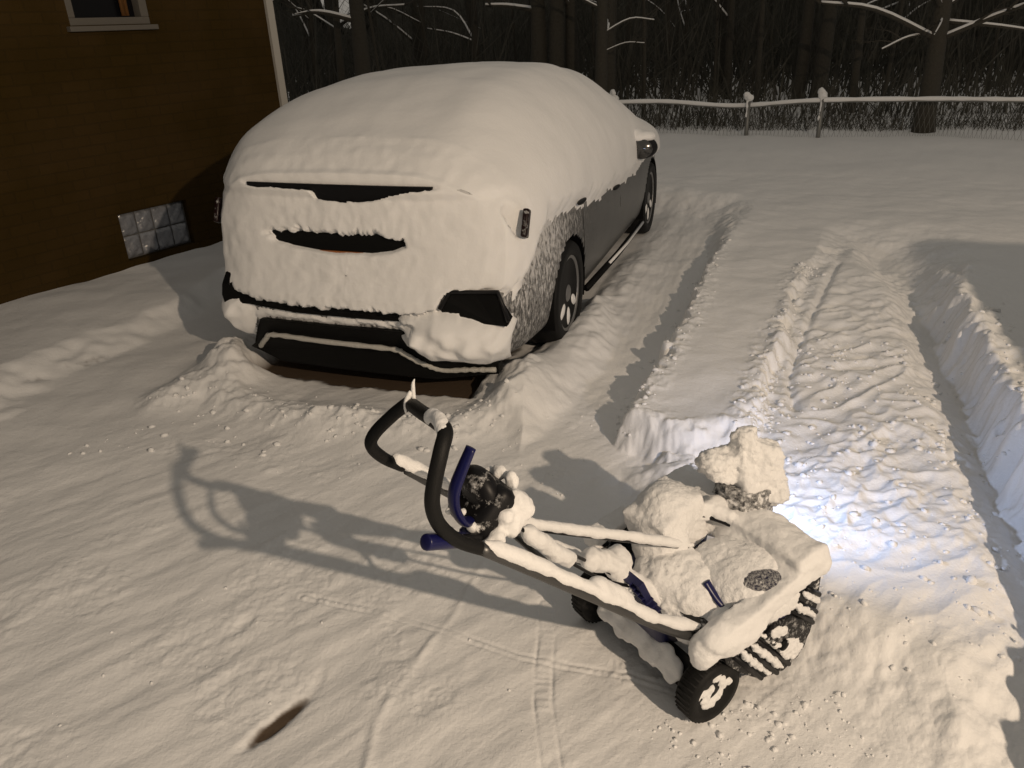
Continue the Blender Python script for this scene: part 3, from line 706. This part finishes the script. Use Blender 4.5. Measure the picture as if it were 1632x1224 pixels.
    for q in ((.135,-.50,.855,.024),(.15,-.535,.84,.020),(.13,-.48,.83,.028),(.155,-.56,.80,.022),(.10,-.485,.885,.018),(.06,-.49,.885,.018),(.155,-.585,.785,.017),(.03,-.50,.865,.020),(.14,-.515,.81,.028)):
        cs.ellipsoid(q[:3], (q[3], q[3]*.9, q[3]*1.15))
    for q in ((.11,-.612,.86,.010),(.135,-.608,.836,.013),(.06,-.62,.835,.009),(.075,-.628,.800,.010),(.11,-.618,.79,.009)): cs.ellipsoid(q[:3], (q[3]*1.3, q[3], q[3]))
    cs.melt('console_snow', M_snow, co, .006, 3, [(40, .005)])
    # chute crank: blue grip, arm and long rod to the chute
    ck = MB(); ck.tube([(.19, -.735, .885), (.172, -.655, .845)], .0165, 16); cg = ck.build('crank_grip', M_blue, b, bevel=.004)
    rd = MB(); rd.tube([(.172, -.66, .848), (.15, -.60, .815), (.10, -.57, .79)], .009, 10); rd.tube([(.05, -.56, .79), (.01, -.369, .655), (.0, .215, .333)], .0065, 10); cr_ = rd.build('chute_crank', M_black, b)
    s2 = ridge([(.02, -.47, .735), (.008, -.369, .660), (.004, -.1, .512), (.0, .185, .352)], .0155, 0, lift=.008)
    ridge([(-.01, -.50, .80), (-.02, -.44, .765), (-.03, -.37, .70)], .03, 0, mb=s2, lift=.0)
    s2.melt('rod_snow', M_snow, cr_, .0055, 3, [(12, .004), (50, .0015)])
    # cables with snow
    kb = MB(); C1 = [(.06, -.52, .80), (.02, -.40, .655), (.02, -.30, .57), (-.02, -.18, .45), (.0, -.08, .36), (.02, .0, .31)]
    kb.tube(curve(C1), .0045, 8); C2 = [(.08, -.50, .80), (.09, -.42, .69), (.06, -.30, .555), (.03, -.18, .43), (.02, -.05, .33)]
    kb.tube(curve(C2), .0045, 8); ca = kb.build('power_cable', M_black, b)
    s3 = ridge([(.085, -.455, .735), (.085, -.40, .668), (.075, -.34, .60), (.065, -.30, .56)], .023, 0, lift=.004)
    ridge([(-.02, -.20, .47), (-.03, -.13, .425), (-.02, -.06, .36)], .034, 0, mb=s3, lift=.0)
    ridge([(-.02, -.10, .385), (.02, -.02, .31), (.07, .03, .26)], .034, 0, mb=s3, lift=.0)
    s3.ellipsoid((-.05, -.06, .385), (.042, .042, .042)); s3.ellipsoid((-.085, -.03, .36), (.035, .035, .04))
    s3.melt('cable_snow', M_snow, ca, .006, 4, [(22, .007), (60, .003)])
    # motor body between the wheels
    mo = MB(); mo.prism([(.0,.13),(.10,.10),(.26,.12),(.34,.24),(.30,.29),(.16,.31),(.03,.29),(-.02,.22)], 0, -.15, .085)
    body = mo.build('motor_cover', M_navy, b, bevel=.03, seg=4)
    fn = MB()
    for k in range(7): fn.box((.0+.008*k, -.075+.008*k, .375-.016*k), (.075, .03, .006), rotx(20))
    fn.box((.02, -.045, .325), (.085, .02, .12), rotx(25)); fn.build('vent_fins', M_navy, body, smooth=False)
    # battery box on the far side, hollow in the middle
    bb = MB(); bb.box((-.095, .16, .40), (.13, .17, .16), rotx(12)); bb_ = bb.build('battery_cover', M_navy, body, bevel=.04, seg=4)
    bs = MB(); bs.box((-.095, .165, .395), (.155, .185, .17), rotx(14) @ rotz(8)); bs.ellipsoid((-.10, .165, .44), (.085, .10, .08)); bs.ellipsoid((-.07, .12, .36), (.085, .085, .09)); bs.ellipsoid((-.12, .19, .36), (.08, .1, .09))
    bs.melt('battery_snow', M_snow_grain, bb_, .008, 12, [(10, .007), (55, .004), (120, .002)])
    # latch across the hollow
    la = MB(); la.tube(curve([(-.045, .235, .425), (-.02, .275, .415), (.02, .31, .40), (.06, .34, .37)], 5), .013, 10); lt = la.build('latch', M_black, body)
    ls = MB(); ridge([(-.05, .25, .43), (-.02, .285, .425), (.03, .32, .40), (.07, .345, .365)], .024, 0, mb=ls, lift=.008); ls.ellipsoid((-.035, .30, .43), (.035, .045, .032)); ls.ellipsoid((-.045, .26, .425), (.03, .03, .03))
    ls.melt('latch_snow', M_snow, lt, .006, 3, [(35, .006)])
    # right cowl (blue, showing through)
    cw = MB(); cw.ellipsoid((.15, .258, .278), (.135, .15, .105), rotx(-6)); cwl = cw.build('right_cowl', M_navy, body)
    EDGE = [(.132, .104, .355), (.15, .108, .335), (.178, .115, .31), (.213, .136, .284), (.232, .17, .280), (.24, .20, .29)]
    g = MB(); g.tube(curve(EDGE, 6), .013, 10, squash=.6); g.build('cowl_edge', M_blue, cwl)
    cws = MB(); cws.ellipsoid((.15, .256, .288), (.140, .152, .112), rotx(-6)); cws.ellipsoid((.09, .24, .31), (.11, .12, .085)); cws.ellipsoid((.105, .345, .31), (.12, .09, .085))
    cws.melt('cowl_snow', M_snow_grain, cwl, .007, 4, [(10, .006), (60, .0035), (120, .002)])
    gr = []; A0 = Vector((.618, -.30, .72)).normalized(); U = A0.cross(Vector((0, 0, 1))).normalized(); W_ = U.cross(A0)
    for jj in range(9):
        for ii in range(13):
            d = (A0+U*((ii-6)/6*.46)+W_*((jj-4)/4*.24-.03*(ii-6)/6)).normalized(); k_ = 1.0-.12*((ii-6)/6)**2-.10*((jj-4)/4)**2+.03; e = rotx(-6) @ Vector((d.x*.152*k_, d.y*.165*k_, d.z*.124*k_)); gr.append(Vector((.15, .256, .288))+e)
    gm = MB(); gm.add(gr, [(jj*13+ii, jj*13+ii+1, jj*13+ii+14, jj*13+ii+13) for jj in range(8) for ii in range(12) if not (jj in (0, 7) and ii in (0, 1, 10, 11))]); gm.build('cowl_grille', M_frost_navy, cwl)
    # lower rear snow of the motor body with ridges
    rs = MB()
    rs.ellipsoid((.05, .10, .275), (.13, .105, .095), rotx(35)); rs.ellipsoid((.11, .10, .23), (.09, .09, .08), rotx(35)); rs.ellipsoid((.145, .135, .225), (.065, .075, .06), rotx(30)); rs.ellipsoid((.185, .16, .215), (.05, .07, .05), rotx(30)); rs.ellipsoid((.01, .05, .315), (.095, .075, .055), rotx(35)); rs.ellipsoid((.06, .10, .255), (.085, .085, .055), rotx(40)); rs.ellipsoid((.03, .11, .33), (.09, .08, .05)); rs.ellipsoid((.105, .12, .20), (.065, .08, .05), rotx(35))
    for k in range(7): rs.tube([(.075+.017*k, -.01+.014*k, .285-.014*k), (.125+.014*k, .055+.014*k, .262-.014*k)], .0095, 8)
    rs.melt('motor_snow', M_snow_grain, body, .006, 3, [(24, .006), (60, .004)])
    # auger housing
    prof = [(.02,.29),(.05,.20),(.12,.125),(.20,.06),(.30,.035),(.36,.055),(.40,.13),(.412,.22),(.408,.32),(.40,.385),(.30,.36),(.16,.325)]
    ah = MB()
    ah.prism(prof, 0, .255, .274); ah.prism(prof, 0, -.272, -.255)
    ah.prism([(.02,.285),(.05,.195),(.12,.12),(.20,.055),(.215,.07),(.14,.14),(.08,.21),(.06,.28)], 0, -.255, .255)
    ah.prism([(.31,.357),(.40,.38),(.40,.392),(.31,.369)], 0, -.255, .255)
    for a_, b_ in ((-.255, -.215), (.215, .255)): ah.prism([(.03,.285),(.16,.32),(.31,.357),(.31,.369),(.16,.332),(.02,.297)], 0, a_, b_)
    hou = ah.build('auger_housing', M_frost_light, b, smooth=False)
    rb = MB()
    for k, (p0, p1) in enumerate((((.075,.215),(.20,.066)), ((.115,.225),(.268,.046)), ((.150,.235),(.318,.052)), ((.30,.292),(.408,.20)), ((.345,.315),(.41,.262)), ((.27,.283),(.40,.165)))):
        rb.tube([(.276, *p0), (.276, *p1)], .008, 8)
    rb.build('side_rib', M_black, hou)
    bo = MB(); bo.prism([(.185,.225),(.215,.262),(.275,.262),(.345,.205),(.378,.15),(.365,.10),(.325,.075),(.28,.10)], 0, .268, .288); bos = bo.build('bearing_boss', M_frost_black, hou, bevel=.008, seg=3)
    bc = MB(); bc.lathe((.286, .262, .165), (1, 0, 0), [(.018, 0), (.017, .008), (.004, .010)], 20); bc.build('bearing_cap', M_darkplast, bos)
    # patches of snow caught on the ribs
    ps = MB()
    for (p0, p1), w in ((((.09,.225),(.205,.085)),.011), (((.13,.228),(.285,.055)),.012), (((.17,.24),(.325,.075)),.010), (((.11,.20),(.235,.056)),.009), (((.29,.285),(.40,.19)),.011), (((.33,.305),(.408,.235)),.010)):
        ridge([(.279, *p0), (.281, (p0[0]+p1[0])/2, (p0[1]+p1[1])/2), (.279, *p1)], w, 0, mb=ps, lift=.004)
    ps.ellipsoid((.288, .30, .13), (.008, .06, .035), rotx(-40)); ps.ellipsoid((.288, .235, .225), (.008, .04, .02), rotx(-30))
    ps.melt('plate_snow', M_snow_grain, hou, .0045, 2, [(55, .006), (110, .003)])
    # snow lying on the deck and fenders
    ds = MB()
    ds.prism([(-.01,.285),(.01,.265),(.06,.262),(.16,.295),(.30,.335),(.395,.345),(.418,.365),(.412,.41),(.38,.418),(.28,.385),(.15,.345),(.03,.318)], 0, .222, .288)
    ds.ellipsoid((.10, .345, .345), (.15, .09, .06)); ds.ellipsoid((-.12, .34, .35), (.12, .08, .05)); ds.ellipsoid((.215, .24, .305), (.055, .15, .05), rotx(18)); ds.ellipsoid((.20, .13, .272), (.05, .09, .04), rotx(18)); ds.ellipsoid((.19, .33, .345), (.08, .08, .05))
    ds.ellipsoid((.235, .40, .375), (.065, .035, .05)); ds.ellipsoid((.25, .30, .350), (.045, .12, .04), rotx(18)); ds.ellipsoid((.25, .05, .285), (.045, .075, .045)); ds.ellipsoid((.258, .13, .275), (.032, .12, .05), rotx(18))
    ds.ellipsoid((.232, .215, .275), (.03, .11, .035), rotx(18)); ds.ellipsoid((.225, .33, .315), (.035, .09, .04), rotx(18)); ds.ellipsoid((.235, .00, .245), (.04, .04, .06)); ds.ellipsoid((.205, .08, .235), (.035, .08, .045), rotx(20)); ds.ellipsoid((.18, .385, .36), (.10, .05, .045))
    ds.prism([(.30,.35),(.40,.365),(.42,.39),(.41,.435),(.36,.44),(.30,.42)], 0, -.26, .28)
    ds.ellipsoid((.12, .40, .400), (.10, .045, .035)); ds.ellipsoid((-.16, .385, .40), (.10, .05, .045)); ds.ellipsoid((.10, .375, .365), (.13, .06, .045))
    ds.prism([(.0,.27),(.16,.305),(.16,.36),(.0,.325)], 0, -.29, -.22)
    ds.melt('deck_snow', M_snow, hou, .007, 6, [(9, .008), (42, .003), (110, .0015)])
    # rear skirt with clinging snow
    sk = MB(); sk.box((-.01, .015, .10), (.36, .012, .09), rotx(-25)); sko = sk.build('rear_skirt', M_black, hou, smooth=False)
    ss = MB()
    for k in range(9): x = -.16+.037*k; ss.ellipsoid((x, -.005, .105+.012*math.sin(k*2.1)), (.035, .014, .045), rotx(-25))
    ss.melt('skirt_snow', M_snow, sko, .007, 4, [(20, .006)])
    # auger drum with paddles inside the mouth
    au = MB(); au.tube([(-.25, .27, .17), (.25, .27, .17)], .02, 12)
    for k in range(6):
        a = k*math.pi/3; x = -.2+.08*k
        au.box((x, .27+.06*math.cos(a), .17+.06*math.sin(a)), (.10, .12, .012), rotx(math.degrees(a)) @ rotz(18))
    au.build('auger', M_navy, b, smooth=False)
    # chute and deflector
    ch = MB(); ch.lathe((-.03, .425, .36), (0, .05, 1), [(.085, 0), (.082, .05), (.076, .10), (.07, .12), (.02, .12)], 32); cho = ch.build('chute', M_black, b)
    chs = MB(); chs.lathe((-.025, .405, .345), (0, .05, 1), [(.092, 0), (.088, .06), (.082, .14), (.02, .142)], 32)
    chs.melt('chute_snow', M_frost_chute, cho, .006, 3, [(50, .006), (110, .004)])
    de = MB(); R_ = rotz(20) @ rotx(-38)
    de.box((-.02, .43, .50), (.07, .05, .06), R_); deo = de.build('deflector', M_black, cho, bevel=.02, seg=3)
    dsn = MB()
    def hexa(base, top): dsn.add(base+top, [(3,2,1,0), (4,5,6,7), (0,1,5,4), (1,2,6,5), (2,3,7,6), (3,0,4,7)])
    hexa([(-.085,.365,.475), (.03,.36,.465), (.075,.50,.425), (-.055,.515,.44)], [(-.055,.36,.665), (-.015,.36,.655), (.045,.485,.60), (-.01,.50,.61)])
    hexa([(-.105,.275,.53), (-.02,.28,.52), (.0,.40,.49), (-.09,.40,.50)], [(-.095,.275,.60), (-.03,.28,.595), (-.01,.40,.585), (-.08,.40,.60)])
    dsn.ellipsoid((-.03,.40,.645), (.035,.04,.03)); dsn.ellipsoid((.03,.47,.45), (.055,.05,.035)); dsn.ellipsoid((-.06,.29,.575), (.045,.035,.04))
    dsn.melt('deflector_snow', M_snow_grain, deo, .006, 9, [(20, .009), (70, .006), (140, .003)])
    # lit headlight on the front of the housing
    hl = MB(); hl.box((-.08, .455, .475), (.11, .07, .045)); hlo = hl.build('headlight', M_black, b, bevel=.006)
    hg = MB(); hg.box((-.08, .4935, .475), (.10, .008, .032)); hg.build('lens', mat('led_lens', (.8, .85, 1), .3, emit=((.72, .82, 1), 30)), hlo, smooth=False)
    sd_ = bpy.data.lights.new('headlight_beam', 'SPOT'); sd_.energy = 17; sd_.color = (.52, .66, 1.0); sd_.spot_size = math.radians(165); sd_.spot_blend = 1.0; sd_.shadow_soft_size = .025
    so = bpy.data.objects.new('headlight_beam', sd_); COL.objects.link(so); so.parent = hlo
    so.location = (-.08, .53, .475); so.rotation_euler = (math.radians(80), 0, math.radians(8))
    return b
DEFL = [(-.045,.275,.565,.05,.05,.042),(-.04,.32,.54,.055,.055,.055),(-.03,.38,.505,.06,.06,.06),(-.02,.44,.47,.065,.055,.055),(.0,.475,.45,.05,.045,.05),(-.03,.41,.56,.07,.065,.065),(-.005,.46,.53,.065,.055,.07),(.015,.49,.55,.045,.04,.05),(-.03,.39,.62,.055,.05,.055),(-.005,.44,.60,.05,.05,.05),(-.035,.375,.66,.035,.032,.035),(.03,.49,.47,.04,.035,.045)]
make_blower()

# ------------------------------------------------------------------ the fence along the woods
FL = [(1.2,12.28),(2.33,11.96),(3.36,11.62),(4.26,11.02),(5.64,10.67),(6.52,10.05),(8.2,9.3)]
def fence():
    f = empty('wire_fence', (4.26, 11.02, gz(4.26, 11.02)), 0, 'low wire fence with a snow capped top rail in front of the woods', 'fence')
    off = Vector((4.26, 11.02, gz(4.26, 11.02)))
    ztop = [.60, .62, .55, .635, .63, .64, .64]
    P = [Vector((x, y, z))-off for (x, y), z in zip(FL, ztop)]
    t = MB(); t.tube(curve(P, 6), .018, 8); rail = t.build('top_rail', M_galv, f)
    s = MB(); Q = curve([p+Vector((0, 0, .022)) for p in P], 8)
    s.tube(Q, [.022+.010*abs(math.sin(k*.9+.4*k*k % 3)) for k in range(len(Q))], 8); s.build('rail_snow', M_snow, rail)
    for k, (x, y, z) in enumerate(((3.52,11.50,.66),(4.36,10.98,.70),(6.9,9.9,.70),(1.7,12.1,.66))):
        p = MB(); p.tube([Vector((x, y, -.1))-off, Vector((x, y, z))-off], .03, 10); po = p.build('post', M_galv, f)
        cp = MB(); cp.ellipsoid(Vector((x, y, z+.02))-off, (.06, .06, .05)); cp.ellipsoid(Vector((x-.03, y, z+.05+.02*k))-off, (.045, .05, .05)); cp.tube([Vector((x-.03, y-.03, z-.03))-off, Vector((x-.035, y-.03, z-.3))-off], [.02, .006], 6); cp.melt('post_snow', M_snow, po, .012, 2, [(14, .02)])
    w = MB(); total = curve(P, 20)
    for k in range(0, len(total)-4, 1):
        a, b = total[k], total[k+4]; lo = -.55
        w.tube([(a[0], a[1], lo), (b[0], b[1], b[2])], .0016, 4, cap=False); w.tube([(b[0], b[1], lo), (a[0], a[1], a[2])], .0016, 4, cap=False)
    w.build('wire_mesh', M_galv, f)
fence()

# ------------------------------------------------------------------ trees
def tree(name, x, y, r, h, lean, seed, label, group, branches=(), nb=9, z0=None):
    R = random.Random(seed); z = gz(x, y) if z0 is None else z0
    t = empty(name, (x, y, z), 0, label, 'tree', group)
    m = MB(); top = Vector((lean[0]*h, lean[1]*h, h))
    path = [Vector((0, 0, -.1)), Vector((lean[0]*h*.2+R.uniform(-.03, .03), 0, h*.25)), Vector((lean[0]*h*.55, lean[1]*h*.5, h*.55)), top]
    P = curve(path, 5); m.tube(P, [r*(1.25 if k == 0 else 1)*(1-.72*k/(len(P)-1)) for k in range(len(P))], 10)
    m.build('trunk', M_bark, t)
    cm, sm = MB(), MB()
    def limb(a, b, r0, depth):
        mid = (a+b)/2+Vector((R.uniform(-.1, .1), R.uniform(-.1, .1), R.uniform(.0, .15)))*(b-a).length
        Q = curve([a, mid, b], 4); cm.tube(Q, [r0*(1-.75*k/(len(Q)-1)) for k in range(len(Q))], 6)
        if depth < 2: sm.tube([Vector(q)+Vector((0, 0, r0*.55)) for q in Q], [max(.35*r0, r0*.8*(1-.6*k/(len(Q)-1))) for k in range(len(Q))], 6)
        if depth < 3:
            for _ in range(3 if depth else 4):
                k = R.randint(2, len(Q)-1); p = Vector(Q[k]); L = (b-a).length*R.uniform(.3, .55)
                d = (b-a).normalized()+Vector((R.uniform(-.9, .9), R.uniform(-.9, .9), R.uniform(-.2, .7)))
                limb(p, p+d.normalized()*L, r0*.45, depth+1)
    for a, b, r0 in branches: limb(Vector(a), Vector(b), r0, 1)
    for k in range(nb):
        f = R.uniform(.28, .98); p = Vector(P[int(f*(len(P)-1))]); an = R.uniform(0, 6.28); L = R.uniform(.5, 1.0)*h*.28*(1.2-f*.6)
        limb(p, p+Vector((math.cos(an)*L, math.sin(an)*L, L*R.uniform(.1, .8))), r*.33*(1.1-f*.6), 1)
    nb_ = len(cm.F); cm.add(sm.V, sm.F); cro = cm.build('crown', M_bark, t); cro.data.materials.append(M_snow)
    cro.data.polygons.foreach_set('material_index', np.array([0]*nb_+[1]*(len(cm.F)-nb_), np.int32))
    return t
z1 = gz(5.85, 11.05)
tree('bare_tree', 5.85, 11.05, .14, 6.0, (-.03, .01), 11, 'large dark bare tree with snowy low branches standing at the fence on the right', 'bare trees along the fence',
     branches=[((-.03, 0, 1.42-z1), (-.80, -.1, 1.26-z1), .026), ((.05, 0, 1.56-z1), (1.4, -.15, 1.36-z1), .034), ((-.05, 0, 1.72-z1), (-.5, .1, 1.95-z1), .03), ((0, 0, 1.75-z1), (.7, -.1, 1.86-z1), .03), ((-.05, -.05, 1.6-z1), (-.35, -.5, 1.42-z1), .018)], nb=8)
z2 = gz(1.55, 12.6)
tree('bare_tree', 1.55, 12.6, .11, 6.5, (.0, .01), 5, 'dark bare trunk rising behind the right side of the car roof', 'bare trees along the fence',
     branches=[((0, 0, 1.55-z2), (.75, -.2, 1.72-z2), .022), ((0, 0, 1.9-z2), (-1.0, -.1, 2.1-z2), .025), ((0, 0, 1.3-z2), (.6, -.3, 1.42-z2), .016)], nb=8)
LBL = ['thin grey trunk deep in the dark woods', 'slender bare tree in the dark woods beyond the fence']
k = 0
for x in np.linspace(-7, 15, 84):
    y = 13.6+12*rng.random()**1.4; xx = x*(y/14.0)+rng.uniform(-.4, .4)
    tree('woodland_tree', xx, y, rng.choice([.035, .05, .07, .10, .15])*rng.uniform(.8, 1.3), rng.uniform(6, 9), (rng.uniform(-.06, .06), rng.uniform(-.03, .03)), 100+k,
         'slender bare tree among the dark woods beyond the fence', 'bare trees of the dark woods', nb=5, z0=.1); k += 1

# the wood behind reads as one dark mass: an undergrowth of countless upright stems and twigs
def woods():
    V, F = [], []; n0 = 0
    def blade(x, y, z, h, w, dx, dy):
        nonlocal n0
        V.extend([(x-w, y, z), (x+w*.5, y+w, z), (x+w*.5, y-w, z), (x+dx, y+dy, z+h)]); F.extend([(n0, n0+1, n0+3), (n0+1, n0+2, n0+3), (n0+2, n0, n0+3)]); n0 += 4
    for _ in range(15000):
        y = 12.6+24*rng.random()**1.3; x = rng.uniform(-1.0, 1.15)*y*.95; az = x/y
        h = rng.uniform(.5, 3.2)*(.7+y/45)
        if y < 16: h *= .35*(.6+.4*rng.random())
        if -.22 < az < -.14: h = min(h, 1.35+y*.012+rng.random()*.7)
        blade(x, y, .05, h, rng.uniform(.006, .022)*(.5+y/20), rng.normal(0, .15 if rng.random() < .5 else .6)*h, rng.normal(0, .2)*h)
    for _ in range(4000):          # low tangle by the fence
        x = rng.uniform(-2, 10); y = 12.5-.32*(x-1.5)+abs(rng.normal(0, .8))+.1
        if x < -1: continue
        h = rng.uniform(.1, .5); blade(x, y, .12, h, .006, rng.normal(0, .5)*h, rng.normal(0, .4)*h)
    return tag(link_mesh('woods', np.array(V), np.array(F), M_brush, smooth=False), 'tangled dark undergrowth and stems of the woods beyond the fence', 'woods', kind='stuff')
woods()
def far_wood():                    # the dense far edge of the wood: a deep uneven wall of growth
    nx, nz, V = 240, 14, []
    az = np.linspace(-1.1, 1.15, nx)
    for jz in range(nz):
        for a in az:
            t = jz/(nz-1); top = 9+2.5*float(perlin(np.array([a*9]), np.array([1.])))+1.3*float(perlin(np.array([a*40]), np.array([2.])))
            gap = math.exp(-((a+.18)/.035)**4); top = top*(1-gap)+gap*(2.2+1.1*float(perlin(np.array([a*90]), np.array([5.]))))
            d = 38+3*float(perlin(np.array([a*14]), np.array([t*4])))+2*t
            V.append((math.sin(a)*d, math.cos(a)*d, t*top))
        if jz == nz-1:
            for a in az: V.append((math.sin(a)*48, math.cos(a)*48, 0))
    F = np.array([(j*nx+i, j*nx+i+1, (j+1)*nx+i+1, (j+1)*nx+i) for j in range(nz) for i in range(nx-1)])
    return tag(link_mesh('far_woods', np.array(V), F, M_brush), 'dark mass of distant forest closing the view behind the yard', 'forest', kind='stuff')
far_wood()

# ------------------------------------------------------------------ invented hut, unseen to the right, added to cast the shadow on the bank
def shadow_hut():
    t = empty('shadow_blocker', (2.68+.47+.10, 1.57-.17-.04, 0), math.radians(-20), 'unseen low hut with a snowy flat roof, added to shade the bank right of the driveway', 'shadow_hut')
    w = MB(); w.box((0, 0, .70), (1.0, 1.40, 1.50)); w.build('wall', M_wall, t, smooth=False)
    d = MB(); d.box((-.515, 0, .72), (.03, .62, 1.25)); dd = d.build('door', M_frame, t, smooth=False, bevel=.006)
    h = MB(); h.tube([(-.54, .22, .66), (-.54, .22, .80)], .012, 8); h.build('handle', M_metal, dd)
    r = MB(); r.box((.02, 0, 1.47), (1.10, 1.46, .045)); ro = r.build('roof', M_dark, t, smooth=False)
    n = MB(); n.box((.02, 0, 1.53), (1.06, 1.42, .09)); n.melt('roof_snow', M_snow_soft, ro, .03, 4, [(3, .03)])
shadow_hut()
